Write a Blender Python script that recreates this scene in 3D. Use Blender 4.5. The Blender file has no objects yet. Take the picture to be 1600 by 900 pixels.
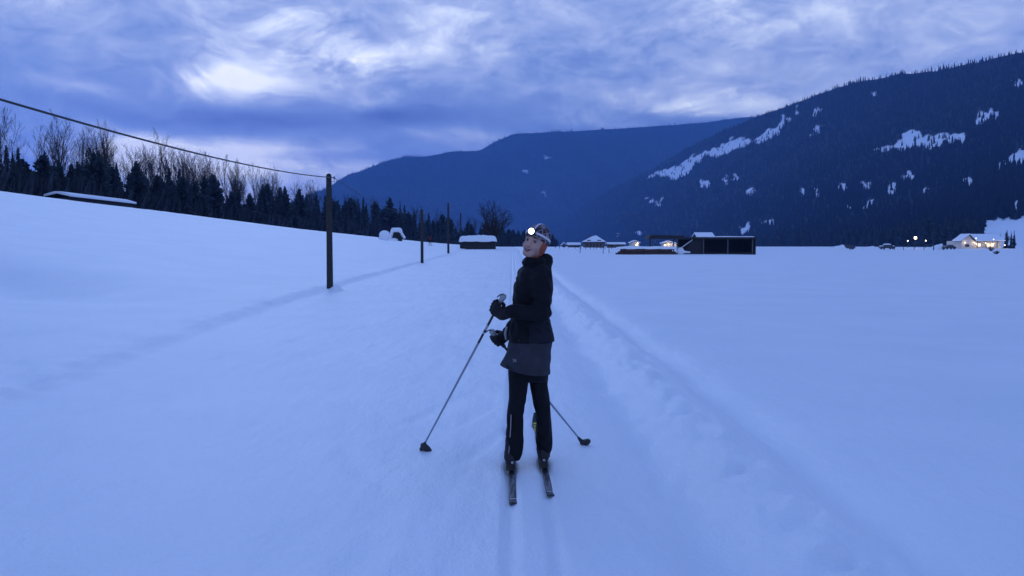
import bpy, bmesh, math, random
import numpy as np
from mathutils import Vector, Matrix

random.seed(7)
RNG = np.random.default_rng(11)
scene = bpy.context.scene
col = scene.collection

# ------------------------------------------------------------------ camera
F_PX = 1164.0            # focal length in photo pixels (1600 wide)
CAM_H = 1.57
PITCH = math.atan(65.0 / F_PX)
cam_d = bpy.data.cameras.new('camera')
cam_d.sensor_width = 36.0
cam_d.lens = 36.0 * F_PX / 1600.0
cam_d.clip_start = 0.05
cam_d.clip_end = 40000.0
cam = bpy.data.objects.new('camera', cam_d)
col.objects.link(cam)
cam.location = (0, 0, CAM_H)
cam.rotation_euler = (math.pi / 2 - PITCH, 0, 0)
scene.camera = cam

# ------------------------------------------------------------------ world: blue-hour overcast
SUN_AZ, SUN_EL = math.radians(-20), math.radians(2.0)
world = bpy.data.worlds.new('World')
scene.world = world
world.use_nodes = True
wt = world.node_tree
wt.nodes.clear()


def N(tree, kind, **kw):
    n = tree.nodes.new(kind)
    for k, v in kw.items():
        setattr(n, k, v)
    return n


def M_(tree, op, a, b=None, c=None, clamp=False):
    n = tree.nodes.new('ShaderNodeMath')
    n.operation = op
    n.use_clamp = clamp
    for i, v in enumerate((a, b, c)):
        if v is None:
            continue
        if isinstance(v, (int, float)):
            n.inputs[i].default_value = v
        else:
            tree.links.new(v, n.inputs[i])
    return n.outputs[0]


def build_world():
    t = wt
    L = t.links.new
    tc = N(t, 'ShaderNodeTexCoord')
    sep = N(t, 'ShaderNodeSeparateXYZ')
    L(tc.outputs['Generated'], sep.inputs[0])
    x, y, z = sep.outputs
    az = M_(t, 'ARCTAN2', x, y)
    el = M_(t, 'ARCSINE', z)
    mp = N(t, 'ShaderNodeMapping')
    mp.inputs['Scale'].default_value = (1.0, 1.0, 2.1)
    mp.inputs['Location'].default_value = (3.1, 0.4, 1.7)
    L(tc.outputs['Generated'], mp.inputs['Vector'])
    n1 = N(t, 'ShaderNodeTexNoise')
    n1.inputs['Scale'].default_value = 2.6
    n1.inputs['Detail'].default_value = 9
    n1.inputs['Roughness'].default_value = 0.56
    n1.inputs['Distortion'].default_value = 0.35
    L(mp.outputs[0], n1.inputs['Vector'])
    n2 = N(t, 'ShaderNodeTexNoise')
    n2.inputs['Scale'].default_value = 7.5
    n2.inputs['Detail'].default_value = 8
    n2.inputs['Roughness'].default_value = 0.6
    n2.inputs['Distortion'].default_value = 0.5
    L(mp.outputs[0], n2.inputs['Vector'])
    b = M_(t, 'MULTIPLY_ADD', M_(t, 'SUBTRACT', n1.outputs['Fac'], 0.5), 0.70, 0.565)
    b = M_(t, 'ADD', b, M_(t, 'MULTIPLY', M_(t, 'SUBTRACT', n2.outputs['Fac'], 0.5), 0.70))
    n3 = N(t, 'ShaderNodeTexNoise')
    n3.inputs['Scale'].default_value = 17.0
    n3.inputs['Detail'].default_value = 6
    n3.inputs['Roughness'].default_value = 0.62
    n3.inputs['Distortion'].default_value = 0.8
    L(mp.outputs[0], n3.inputs['Vector'])
    b = M_(t, 'ADD', b, M_(t, 'MULTIPLY', M_(t, 'SUBTRACT', n3.outputs['Fac'], 0.5), 0.44))
    # ragged warp for the cloud banks
    wob = M_(t, 'MULTIPLY', M_(t, 'SUBTRACT', n2.outputs['Fac'], 0.5), 0.22)
    wob2 = M_(t, 'MULTIPLY', M_(t, 'SUBTRACT', n1.outputs['Fac'], 0.5), 0.16)

    def bank(px, py, rx, ry, amp, tilt=0.0):
        """a bright gap or dark bank of cloud in the direction of one photo point"""
        a0 = math.atan((px - 800) / F_PX)
        e0 = math.atan((385 - py) / F_PX * math.cos(a0))
        da = M_(t, 'ADD', M_(t, 'SUBTRACT', az, a0), wob)
        de = M_(t, 'ADD', M_(t, 'SUBTRACT', el, e0), M_(t, 'MULTIPLY', wob2, 0.5))
        de = M_(t, 'ADD', de, M_(t, 'MULTIPLY', da, tilt))
        qa = M_(t, 'DIVIDE', da, rx / F_PX)
        qe = M_(t, 'DIVIDE', de, ry / F_PX)
        q = M_(t, 'ADD', M_(t, 'MULTIPLY', qa, qa), M_(t, 'MULTIPLY', qe, qe))
        rag = M_(t, 'MULTIPLY_ADD', M_(t, 'SUBTRACT', n2.outputs['Fac'], 0.5), 3.0, 0.9)
        return M_(t, 'MULTIPLY', M_(t, 'MULTIPLY', M_(t, 'EXPONENT', M_(t, 'MULTIPLY', q, -1.0)), amp), rag)

    for args in BANKS:
        b = M_(t, 'ADD', b, bank(*args))
    ramp = N(t, 'ShaderNodeValToRGB')
    cr = ramp.color_ramp
    stops = [(0.05, (0.105, 0.175, 0.47)), (0.30, (0.185, 0.285, 0.65)), (0.50, (0.285, 0.415, 0.80)),
             (0.66, (0.52, 0.64, 0.98)), (0.82, (0.90, 1.02, 1.25)), (1.0, (1.45, 1.50, 1.55))]
    while len(cr.elements) < len(stops):
        cr.elements.new(0.5)
    for e, (p, c) in zip(cr.elements, stops):
        e.position = p
        e.color = (*c, 1)
    L(M_(t, 'ADD', b, 0.0, clamp=True), ramp.inputs[0])
    # thicker even cloud overhead
    zen = N(t, 'ShaderNodeMixRGB')
    zen.inputs[2].default_value = (*ZENITH, 1)
    L(M_(t, 'MULTIPLY', M_(t, 'SUBTRACT', z, 0.30), 1.6, clamp=True), zen.inputs[0])
    L(ramp.outputs[0], zen.inputs[1])
    # the clear twilight sky behind the cloud
    sky = N(t, 'ShaderNodeTexSky', sky_type='NISHITA')
    sky.sun_disc = False
    sky.sun_elevation = SUN_EL
    sky.sun_rotation = SUN_AZ
    bg1 = N(t, 'ShaderNodeBackground')
    bg1.inputs['Strength'].default_value = 0.05
    L(sky.outputs[0], bg1.inputs['Color'])
    bg2 = N(t, 'ShaderNodeBackground')
    bg2.inputs['Strength'].default_value = 1.0
    L(zen.outputs[0], bg2.inputs['Color'])
    mix = N(t, 'ShaderNodeMixShader')
    mix.inputs[0].default_value = 0.96
    L(bg1.outputs[0], mix.inputs[1])
    L(bg2.outputs[0], mix.inputs[2])
    out = N(t, 'ShaderNodeOutputWorld')
    L(mix.outputs[0], out.inputs['Surface'])


ZENITH = (0.140, 0.285, 0.76)
BANKS = [
    # px, py, radius x, radius y, strength, tilt
    (388, 116, 80, 20, 0.42, 0.0), (560, 84, 100, 34, 0.42, 0.12), (480, 40, 110, 36, 0.20, 0.0),
    (760, 60, 150, 40, 0.14, 0.0), (400, 186, 200, 20, -0.46, 0.0), (620, 186, 90, 14, -0.34, 0.0), (400, 250, 220, 26, 0.36, 0.0), (720, 215, 90, 12, 0.16, 0.0),
    (120, 90, 150, 50, -0.10, 0.0), (250, 60, 70, 30, -0.10, 0.0), (1120, 150, 90, 13, 0.18, 0.0),
    (1085, 176, 110, 15, -0.52, 0.10), (940, 200, 190, 12, -0.36, 0.0), (540, 246, 100, 9, -0.24, 0.0),
    (1050, 60, 120, 30, 0.10, 0.0), (1250, 20, 160, 30, 0.12, 0.0), (300, 235, 200, 16, 0.12, 0.0),
    (1330, 90, 130, 40, -0.04, 0.0), (30, 20, 60, 30, 0.12, 0.0),
]
build_world()

# the last directional light, spread wide by the overcast
sun_d = bpy.data.lights.new('sun', 'SUN')
sun_d.energy = 0.5
sun_d.angle = math.radians(35)
sun_d.color = (0.50, 0.66, 1.0)
sun = bpy.data.objects.new('sun', sun_d)
col.objects.link(sun)
sdir = Vector((math.sin(SUN_AZ) * math.cos(math.radians(24)), math.cos(SUN_AZ) * math.cos(math.radians(24)),
               math.sin(math.radians(24))))
sun.rotation_euler = (-sdir).to_track_quat('-Z', 'Y').to_euler()

scene.view_settings.view_transform = 'Standard'
scene.view_settings.look = 'None'
scene.view_settings.exposure = 0.0
scene.view_settings.gamma = 1.0
scene.view_settings.use_curve_mapping = False
scene.render.engine = 'CYCLES'
scene.cycles.use_denoising = True
scene.cycles.volume_bounces = 1
scene.cycles.max_bounces = 6
scene.cycles.sample_clamp_indirect = 4.0

# ------------------------------------------------------------------ photo pixel -> ray
CP, SP = math.cos(PITCH), math.sin(PITCH)


def ray(px, py):
    cx, cy = (px - 800) / F_PX, -(py - 450) / F_PX
    return Vector((cx, CP + cy * SP, -SP + cy * CP))


def P(px, py, depth):
    """world point on the ray through a photo pixel at distance `depth` along +Y"""
    d = ray(px, py)
    return Vector((0, 0, CAM_H)) + d * (depth / d.y)


# ------------------------------------------------------------------ noise
def hash2(ix, iy, seed=0):
    h = (ix.astype(np.int64) * 374761393 + iy.astype(np.int64) * 668265263 + seed * 1442695041) & 0xFFFFFFFF
    h = ((h ^ (h >> 13)) * 1274126177) & 0xFFFFFFFF
    return ((h ^ (h >> 16)) & 0xFFFF) / 65535.0


def vnoise(x, y, seed=0):
    x = np.asarray(x, float)
    y = np.asarray(y, float)
    ix, iy = np.floor(x), np.floor(y)
    fx, fy = x - ix, y - iy
    fx = fx * fx * (3 - 2 * fx)
    fy = fy * fy * (3 - 2 * fy)
    a, b = hash2(ix, iy, seed), hash2(ix + 1, iy, seed)
    c, d = hash2(ix, iy + 1, seed), hash2(ix + 1, iy + 1, seed)
    return (a + (b - a) * fx) * (1 - fy) + (c + (d - c) * fx) * fy - 0.5


def fbm(x, y, seed=0, octs=4, gain=0.5):
    s, a = 0.0, 1.0
    for i in range(octs):
        s = s + a * vnoise(x * 2 ** i + 17.3 * i, y * 2 ** i - 9.1 * i, seed + i)
        a *= gain
    return s


def sstep(a, b, x):
    t = np.clip((x - a) / (b - a), 0, 1)
    return t * t * (3 - 2 * t)


# ------------------------------------------------------------------ ground height (metres)
def edge_x(y):
    return np.interp(y, [-50, 0, 7, 15, 26, 60, 1000], [-4.0, -4.2, -4.7, -5.7, -6.45, -6.8, -7.2])


def groove(x, c, w, d):
    return -d * np.exp(-((x - c) / w) ** 4)


def ground(x, y):
    x = np.asarray(x, float)
    y = np.asarray(y, float)
    # very gentle rise of the valley floor
    rc = np.interp(y, [-1e5, 26, 54, 90, 112, 200, 400, 1e5], [0, 0, 0.30, 0.72, 1.15, 1.35, 1.4, 1.4])
    rr = np.interp(y, [-1e5, 145, 300, 700, 1e5], [0, 0, 1.0, 1.3, 1.3])
    k = sstep(0.0, 0.16, x / np.maximum(np.abs(y), 10.0) + 0.02)
    r = rc * (1 - k) + rr * k
    # bank and hillside on the left
    xe = edge_x(y) + 0.14 * fbm(y * 0.35, y * 0 + 3, 5, 3)
    Zc = np.interp(y, [-200, 0, 60, 84, 118, 143, 237, 281, 340, 420, 600, 1e5],
                   [8.6, 8.4, 8.1, 7.7, 7.2, 6.6, 5.6, 5.0, 3.6, 2.2, 1.6, 1.4])
    tt = np.clip((xe - x) / 51.5, 0, 1)
    g = np.interp(tt, [0, 0.05, 0.12, 0.2, 0.35, 0.6, 0.85, 1.0], [0, 0.022, 0.075, 0.155, 0.31, 0.60, 0.88, 1.0])
    step = 0.13 * sstep(0.0, 0.42, xe - x) * (1 - 0.6 * sstep(20, 80, y))
    near = 1 - sstep(30, 120, y)
    lumps = near * 0.075 * np.exp(-((xe - x - 0.45) / 0.5) ** 2) * (fbm(x * 2.2, y * 2.2, 21, 3) + 0.25)
    z = r + (Zc - r) * g + step + lumps
    # a fold in the hillside
    z = z - 0.85 * np.exp(-((y + 0.35 * x - 15.0) / 2.8) ** 2) * sstep(7.5, 14, -x) * (1 - sstep(25, 60, -x))
    # behind the crest the ground falls away to the wood
    z = z - 1.9 * sstep(57.5, 66, -x) * sstep(-50, 40, y) * (1 - sstep(300, 420, y))
    # broad undulation of the deep snow
    open_ = sstep(2.4, 4.5, x) + sstep(0.6, 3.0, xe - x)
    z = z + 0.10 * fbm(x * 0.13, y * 0.10, 31, 3) * open_ * np.clip(y / 12, 0.3, 1)
    z = z + 0.035 * fbm(x * 0.7, y * 0.5, 37, 3) * open_
    z = z + 0.05 * sstep(2.1, 2.9, x)
    # groomed trail: corduroy washed out by skating strokes
    tr = sstep(0.0, 0.7, x - xe) * (1 - sstep(2.2, 3.0, x))
    z = z + tr * (0.018 * fbm(x * 1.3, y * 0.35, 41, 3) + 0.013 * fbm(x * 6.5, y * 1.1, 43, 2)
                  + 0.020 * fbm(x * 3.0 + y * 0.8, y * 1.0 - x, 45, 2)
                  - 0.030 * np.clip(vnoise((x - 0.35 * y) * 4.0, (y + 0.35 * x) * 0.9, 47) - 0.30, 0, 1) * 4
                  - 0.025 * np.clip(vnoise((x + 0.35 * y) * 4.0, (y - 0.35 * x) * 0.9, 48) - 0.32, 0, 1) * 4)
    # two classic grooves
    w0 = 0.012 * vnoise(y * 0.4, y * 0, 51)
    z = z + groove(x, -0.012 + w0, 0.042, 0.040) + groove(x, 0.226 + w0, 0.042, 0.038)
    # trodden ruts with a lumpy crest of loose snow between them
    wr = 0.10 * vnoise(y * 0.5, y * 0, 53) + 0.05 * vnoise(y * 2.1, y * 0, 54)
    lump = fbm(x * 4.5, y * 4.0, 55, 3)
    z = z - 0.11 * np.exp(-((x - 1.12 - wr) / 0.24) ** 2)
    z = z + (0.080 + 0.11 * lump) * np.exp(-((x - 1.68 - wr) / 0.26) ** 2)
    z = z - 0.10 * np.exp(-((x - 2.18 - wr) / 0.19) ** 2)
    z = z + 0.030 * lump * np.exp(-((x - 1.2 - wr) / 0.35) ** 2)
    # ring of stirred snow round the near pole
    return z


def gz(x, y):
    return float(ground(np.array([x]), np.array([y]))[0])


def hit(px, py, far=900.0):
    """where the ray through a photo pixel first meets the snow"""
    d = ray(px, py)
    ys = np.concatenate([np.linspace(2.5, 60, 1200), np.linspace(60.05, far, 6000)])
    xs = d.x / d.y * ys
    zs = CAM_H + d.z / d.y * ys
    below = np.nonzero(zs <= ground(xs, ys))[0]
    i = below[0] if len(below) else len(ys) - 1
    return Vector((xs[i], ys[i], gz(xs[i], ys[i])))


# ------------------------------------------------------------------ mesh helpers
def finish(o, parent=None, label=None, cat=None, group=None, kind=None):
    col.objects.link(o)
    if parent is not None:
        o.parent = parent
        o.matrix_parent_inverse = parent_inv(parent)
    tag(o, label, cat, group, kind)
    return o


def tag(o, label=None, cat=None, group=None, kind=None):
    if label:
        o['label'] = label
    if cat:
        o['category'] = cat
    if group:
        o['group'] = group
    if kind:
        o['kind'] = kind
    return o


def parent_inv(p):
    m = Matrix.Identity(4)
    q = p
    chain = []
    while q is not None:
        chain.append(q)
        q = q.parent
    for q in reversed(chain):
        m = m @ (q.matrix_parent_inverse if q.parent else Matrix.Identity(4)) @ Matrix.LocRotScale(
            q.location, q.rotation_euler, q.scale)
    return m.inverted()


def thing(name, loc, label, cat, group=None):
    o = bpy.data.objects.new(name, None)
    o.empty_display_size = 0.1
    o.location = loc
    col.objects.link(o)
    return tag(o, label, cat, group)


def mesh_np(name, V, Fq, mat, smooth=True):
    """V (n,3) array; Fq (m,k) index array with k = 3 or 4"""
    me = bpy.data.meshes.new(name)
    V = np.asarray(V, np.float32)
    Fq = np.asarray(Fq, np.int32)
    k = Fq.shape[1]
    me.vertices.add(len(V))
    me.vertices.foreach_set('co', V.ravel())
    me.loops.add(Fq.size)
    me.loops.foreach_set('vertex_index', Fq.ravel())
    me.polygons.add(len(Fq))
    me.polygons.foreach_set('loop_start', np.arange(0, Fq.size, k, dtype=np.int32))
    me.polygons.foreach_set('use_smooth', np.full(len(Fq), smooth))
    me.update(calc_edges=True)
    me.validate()
    if mat is not None:
        me.materials.append(mat)
    return me


class MB:
    def __init__(self):
        self.v, self.f = [], []

    def add(self, vs, fs):
        n = len(self.v)
        self.v += [tuple(q) for q in vs]
        self.f += [tuple(i + n for i in f) for f in fs]
        return self

    def box(self, a, b):
        (x0, y0, z0), (x1, y1, z1) = a, b
        vs = [(x0, y0, z0), (x1, y0, z0), (x1, y1, z0), (x0, y1, z0), (x0, y0, z1), (x1, y0, z1), (x1, y1, z1), (x0, y1, z1)]
        return self.add(vs, [(3, 2, 1, 0), (4, 5, 6, 7), (0, 1, 5, 4), (1, 2, 6, 5), (2, 3, 7, 6), (3, 0, 4, 7)])

    def beam(self, p, q, w, h):
        p, q = Vector(p), Vector(q)
        d = (q - p).normalized()
        up = Vector((0, 0, 1)) if abs(d.z) < 0.9 else Vector((0, 1, 0))
        s = d.cross(up).normalized() * (w / 2)
        u = s.cross(d).normalized() * (h / 2)
        vs = [e + s * a + u * b for e in (p, q) for a, b in ((-1, -1), (1, -1), (1, 1), (-1, 1))]
        return self.add(vs, [(3, 2, 1, 0), (4, 5, 6, 7), (0, 1, 5, 4), (1, 2, 6, 5), (2, 3, 7, 6), (3, 0, 4, 7)])

    def tube(self, pts, rad, sides=8, cap=True):
        pts = [Vector(q) for q in pts]
        n = len(pts)
        if not hasattr(rad, '__len__'):
            rad = [rad] * n
        base = len(self.v)
        ref = None
        for i, q in enumerate(pts):
            d = (pts[min(i + 1, n - 1)] - pts[max(i - 1, 0)]).normalized()
            if ref is None:
                ref = Vector((0, 0, 1)) if abs(d.z) < 0.9 else Vector((1, 0, 0))
            s = d.cross(ref).normalized()
            u = s.cross(d).normalized()
            ref = u
            for k in range(sides):
                a = 2 * math.pi * k / sides
                self.v.append(tuple(q + (s * math.cos(a) + u * math.sin(a)) * rad[i]))
        for i in range(n - 1):
            for k in range(sides):
                a, b = base + i * sides + k, base + i * sides + (k + 1) % sides
                self.f.append((a, b, b + sides, a + sides))
        if cap:
            self.f.append(tuple(base + k for k in reversed(range(sides))))
            self.f.append(tuple(base + (n - 1) * sides + k for k in range(sides)))
        return self

    def prism(self, poly, axis_vec):
        """poly: list of points; extruded along axis_vec"""
        a = Vector(axis_vec)
        n = len(poly)
        vs = [Vector(q) for q in poly] + [Vector(q) + a for q in poly]
        fs = [tuple(reversed(range(n))), tuple(range(n, 2 * n))]
        fs += [(i, (i + 1) % n, n + (i + 1) % n, n + i) for i in range(n)]
        return self.add(vs, fs)

    def obj(self, name, mat, parent=None, smooth=False, bevel=0, **kw):
        me = bpy.data.meshes.new(name)
        me.from_pydata(self.v, [], self.f)
        bm = bmesh.new()
        bm.from_mesh(me)
        bmesh.ops.recalc_face_normals(bm, faces=bm.faces)
        if bevel:
            bmesh.ops.bevel(bm, geom=list(bm.edges), offset=bevel, segments=1, affect='EDGES', profile=0.5)
        bm.to_mesh(me)
        bm.free()
        me.polygons.foreach_set('use_smooth', [smooth] * len(me.polygons))
        if mat is not None:
            me.materials.append(mat)
        return finish(bpy.data.objects.new(name, me), parent, **kw)


def copy_tree(src, loc, rotz, scale):
    r = src.copy()
    col.objects.link(r)
    r.location = loc
    r.rotation_euler = (0, 0, rotz)
    r.scale = scale if hasattr(scale, '__len__') else (scale,) * 3
    for ch in src.children:
        c = ch.copy()
        col.objects.link(c)
        c.parent = r
        c.matrix_parent_inverse = Matrix.Identity(4)
    return r


# ------------------------------------------------------------------ implicit surfaces
class Field:
    def __init__(self, lo, hi, h):
        self.lo, self.h = np.array(lo, float), h
        n = np.ceil((np.array(hi) - self.lo) / h).astype(int) + 1
        ax = [self.lo[i] + h * np.arange(n[i]) for i in range(3)]
        self.X, self.Y, self.Z = np.meshgrid(*[a.astype(np.float32) for a in ax], indexing='ij')
        self.d = np.full(self.X.shape, 9.0, np.float32)

    def add(self, d, k=0.0):
        if k <= 0:
            self.d = np.minimum(self.d, d)
        else:
            h = np.clip(0.5 + 0.5 * (self.d - d) / k, 0, 1)
            self.d = self.d * (1 - h) + d * h - k * h * (1 - h)
        return self

    def sub(self, d, k=0.0):
        if k <= 0:
            self.d = np.maximum(self.d, -d)
        else:
            h = np.clip(0.5 - 0.5 * (self.d + d) / k, 0, 1)
            self.d = self.d * (1 - h) - d * h + k * h * (1 - h)
        return self

    def cap(self, a, b, r1, r2=None):
        r2 = r1 if r2 is None else r2
        a, b = np.array(a, float), np.array(b, float)
        ba = b - a
        x, y, z = self.X - a[0], self.Y - a[1], self.Z - a[2]
        t = np.clip((x * ba[0] + y * ba[1] + z * ba[2]) / max(ba @ ba, 1e-9), 0, 1)
        return np.sqrt((x - t * ba[0]) ** 2 + (y - t * ba[1]) ** 2 + (z - t * ba[2]) ** 2) - (r1 + (r2 - r1) * t)

    def ell(self, c, r, fr=None):
        """ellipsoid; fr = 3 axis vectors"""
        x, y, z = self.X - c[0], self.Y - c[1], self.Z - c[2]
        if fr is not None:
            q = [x * a[0] + y * a[1] + z * a[2] for a in fr]
        else:
            q = [x, y, z]
        k0 = np.sqrt(sum((qi / ri) ** 2 for qi, ri in zip(q, r)))
        k1 = np.sqrt(sum((qi / ri ** 2) ** 2 for qi, ri in zip(q, r))) + 1e-6
        return k0 * (k0 - 1) / k1

    def stack(self, levels):
        """upright body of stacked ovals: (z, x_left, x_right, y_mid, y_half)"""
        lv = sorted(levels)
        zs = [q[0] for q in lv]
        f = [np.interp(self.Z, zs, [q[i] for q in lv]).astype(np.float32) for i in (1, 2, 3, 4)]
        a, cx = (f[1] - f[0]) / 2, (f[1] + f[0]) / 2
        dx, dy = (self.X - cx), (self.Y - f[2])
        e = (np.abs(dx / a) ** 2.3 + np.abs(dy / f[3]) ** 2.3) ** (1 / 2.3)
        d = (e - 1) * np.minimum(a, f[3])
        return np.maximum(d, np.maximum(zs[0] - self.Z, self.Z - zs[-1]))

    def mesh(self, name, mat, parent=None, **kw):
        V, Q = surface_nets(self.d, self.lo, self.h)
        me = mesh_np(name, V, Q, mat)
        return finish(bpy.data.objects.new(name, me), parent, **kw)


def surface_nets(D, lo, h):
    s = D < 0
    nx, ny, nz = D.shape
    c = np.zeros((nx - 1, ny - 1, nz - 1), np.int8)
    offs = [(i, j, k) for i in (0, 1) for j in (0, 1) for k in (0, 1)]
    for i, j, k in offs:
        c += s[i:nx - 1 + i, j:ny - 1 + j, k:nz - 1 + k]
    act = np.argwhere((c > 0) & (c < 8))
    idx = np.full(c.shape, -1, np.int32)
    idx[act[:, 0], act[:, 1], act[:, 2]] = np.arange(len(act))
    acc = np.zeros((len(act), 3))
    cnt = np.zeros(len(act))
    for a in offs:
        for ax in range(3):
            if a[ax] == 1:
                continue
            b = list(a)
            b[ax] = 1
            va = D[act[:, 0] + a[0], act[:, 1] + a[1], act[:, 2] + a[2]]
            vb = D[act[:, 0] + b[0], act[:, 1] + b[1], act[:, 2] + b[2]]
            m = (va < 0) != (vb < 0)
            t = np.where(m, va / np.where(m, va - vb, 1), 0)
            p = np.tile(np.array(a, float), (len(act), 1))
            p[:, ax] += t
            acc[m] += p[m]
            cnt[m] += 1
    V = (act + acc / cnt[:, None]) * h + lo
    quads = []
    for ax in range(3):
        u, v = (ax + 1) % 3, (ax + 2) % 3
        sl0 = [slice(None)] * 3
        sl1 = [slice(None)] * 3
        sl0[ax], sl1[ax] = slice(0, -1), slice(1, None)
        A, B = s[tuple(sl0)], s[tuple(sl1)]
        e = np.argwhere(A != B)
        dims = np.array(c.shape)
        ok = (e[:, u] > 0) & (e[:, v] > 0) & (e[:, u] < dims[u]) & (e[:, v] < dims[v])
        e = e[ok]
        flip = A[e[:, 0], e[:, 1], e[:, 2]]
        q = []
        for du, dv in ((-1, -1), (0, -1), (0, 0), (-1, 0)):
            cc = e.copy()
            cc[:, u] += du
            cc[:, v] += dv
            q.append(idx[cc[:, 0], cc[:, 1], cc[:, 2]])
        q = np.stack(q, 1)
        q[~flip] = q[~flip][:, ::-1]
        quads.append(q)
    Q = np.concatenate(quads)
    Q = Q[(Q >= 0).all(1)]
    return V, Q


# ------------------------------------------------------------------ materials
def mat(name, color, rough=0.7, metal=0.0, vary=0.0, vscale=8.0, bump=0.0, bscale=30.0, emit=None, spec=None, coords='Object'):
    m = bpy.data.materials.new(name)
    m.use_nodes = True
    t = m.node_tree
    bs = t.nodes['Principled BSDF']
    bs.inputs['Base Color'].default_value = (*color, 1)
    bs.inputs['Roughness'].default_value = rough
    bs.inputs['Metallic'].default_value = metal
    if spec is not None:
        bs.inputs['Specular IOR Level'].default_value = spec
    if emit:
        bs.inputs['Emission Color'].default_value = (*emit[0], 1)
        bs.inputs['Emission Strength'].default_value = emit[1]
    if vary or bump:
        tc = N(t, 'ShaderNodeTexCoord')
    if vary:
        n = N(t, 'ShaderNodeTexNoise')
        n.inputs['Scale'].default_value = vscale
        n.inputs['Detail'].default_value = 5
        t.links.new(tc.outputs[coords], n.inputs['Vector'])
        r = N(t, 'ShaderNodeValToRGB')
        r.color_ramp.elements[0].position = 0.3
        r.color_ramp.elements[1].position = 0.7
        r.color_ramp.elements[0].color = (*[c * (1 - vary) for c in color], 1)
        r.color_ramp.elements[1].color = (*[min(1, c * (1 + vary)) for c in color], 1)
        t.links.new(n.outputs['Fac'], r.inputs[0])
        t.links.new(r.outputs[0], bs.inputs['Base Color'])
    if bump:
        n = N(t, 'ShaderNodeTexNoise')
        n.inputs['Scale'].default_value = bscale
        n.inputs['Detail'].default_value = 4
        t.links.new(tc.outputs[coords], n.inputs['Vector'])
        b = N(t, 'ShaderNodeBump')
        b.inputs['Strength'].default_value = bump
        b.inputs['Distance'].default_value = 0.02
        t.links.new(n.outputs['Fac'], b.inputs['Height'])
        t.links.new(b.outputs[0], bs.inputs['Normal'])
    return m


def snow_ground_mat():
    m = bpy.data.materials.new('snow_ground')
    m.use_nodes = True
    t = m.node_tree
    bs = t.nodes['Principled BSDF']
    bs.inputs['Roughness'].default_value = 0.5
    bs.inputs['Specular IOR Level'].default_value = 0.5
    geo = N(t, 'ShaderNodeNewGeometry')
    n0 = N(t, 'ShaderNodeTexNoise')
    n0.inputs['Scale'].default_value = 0.5
    n0.inputs['Detail'].default_value = 5
    t.links.new(geo.outputs['Position'], n0.inputs['Vector'])
    r = N(t, 'ShaderNodeValToRGB')
    r.color_ramp.elements[0].position, r.color_ramp.elements[1].position = 0.3, 0.7
    r.color_ramp.elements[0].color = (0.80, 0.85, 0.90, 1)
    r.color_ramp.elements[1].color = (0.87, 0.90, 0.94, 1)
    t.links.new(n0.outputs['Fac'], r.inputs[0])
    t.links.new(r.outputs[0], bs.inputs['Base Color'])
    prev = None
    for scale, dist, mapping in ((48.0, 0.009, (1, 1, 1)), (9.0, 0.030, (1, 0.40, 1)), (170.0, 0.003, (1, 1, 1))):
        mp = N(t, 'ShaderNodeMapping')
        mp.inputs['Scale'].default_value = mapping
        t.links.new(geo.outputs['Position'], mp.inputs['Vector'])
        n = N(t, 'ShaderNodeTexNoise')
        n.inputs['Scale'].default_value = scale
        n.inputs['Detail'].default_value = 3
        t.links.new(mp.outputs[0], n.inputs['Vector'])
        b = N(t, 'ShaderNodeBump')
        b.inputs['Strength'].default_value = 0.6
        b.inputs['Distance'].default_value = dist
        t.links.new(n.outputs['Fac'], b.inputs['Height'])
        if prev is not None:
            t.links.new(prev.outputs[0], b.inputs['Normal'])
        prev = b
    t.links.new(prev.outputs[0], bs.inputs['Normal'])
    return m


def mountain_mat():
    """snow where the forest has been cleared, dark brush under the trees"""
    m = bpy.data.materials.new('mountain_slope')
    m.use_nodes = True
    t = m.node_tree
    bs = t.nodes['Principled BSDF']
    bs.inputs['Roughness'].default_value = 0.9
    bs.inputs['Specular IOR Level'].default_value = 0.1
    at = N(t, 'ShaderNodeAttribute', attribute_name='clearing')
    geo = N(t, 'ShaderNodeNewGeometry')
    n = N(t, 'ShaderNodeTexNoise')
    n.inputs['Scale'].default_value = 0.03
    n.inputs['Detail'].default_value = 6
    t.links.new(geo.outputs['Position'], n.inputs['Vector'])
    f = M_(t, 'ADD', at.outputs['Fac'], M_(t, 'MULTIPLY', M_(t, 'SUBTRACT', n.outputs['Fac'], 0.5), 0.9))
    r = N(t, 'ShaderNodeValToRGB')
    r.color_ramp.elements[0].position, r.color_ramp.elements[1].position = 0.34, 0.80
    r.color_ramp.elements[0].color = (0.010, 0.015, 0.022, 1)
    r.color_ramp.elements[1].color = (0.78, 0.83, 0.90, 1)
    t.links.new(f, r.inputs[0])
    t.links.new(r.outputs[0], bs.inputs['Base Color'])
    return m


SNOW_G = snow_ground_mat()
SNOW = mat('snow', (0.84, 0.88, 0.93), 0.65, vary=0.03, vscale=2, bump=0.3, bscale=12, spec=0.25)
MOUNT = mountain_mat()
SPRUCE = mat('spruce_needles', (0.034, 0.048, 0.058), 0.85, vary=0.5, vscale=1.2, spec=0.15)
FARWOOD = mat('far_wood', (0.009, 0.014, 0.022), 0.9, spec=0.1)
BARK = mat('bark', (0.050, 0.042, 0.038), 0.9, vary=0.35, vscale=6, bump=0.4, bscale=20)
TWIG = mat('twigs', (0.040, 0.034, 0.032), 0.9, spec=0.1)
BRUSH = mat('brush', (0.032, 0.038, 0.046), 0.9, vary=0.4, vscale=1.0, spec=0.1)
POLEWOOD = mat('pole_wood', (0.026, 0.024, 0.025), 0.85, vary=0.35, vscale=14, bump=0.5, bscale=40)
OLDWOOD = mat('old_wood', (0.022, 0.020, 0.022), 0.85, vary=0.35, vscale=3, bump=0.4, bscale=15)
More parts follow.
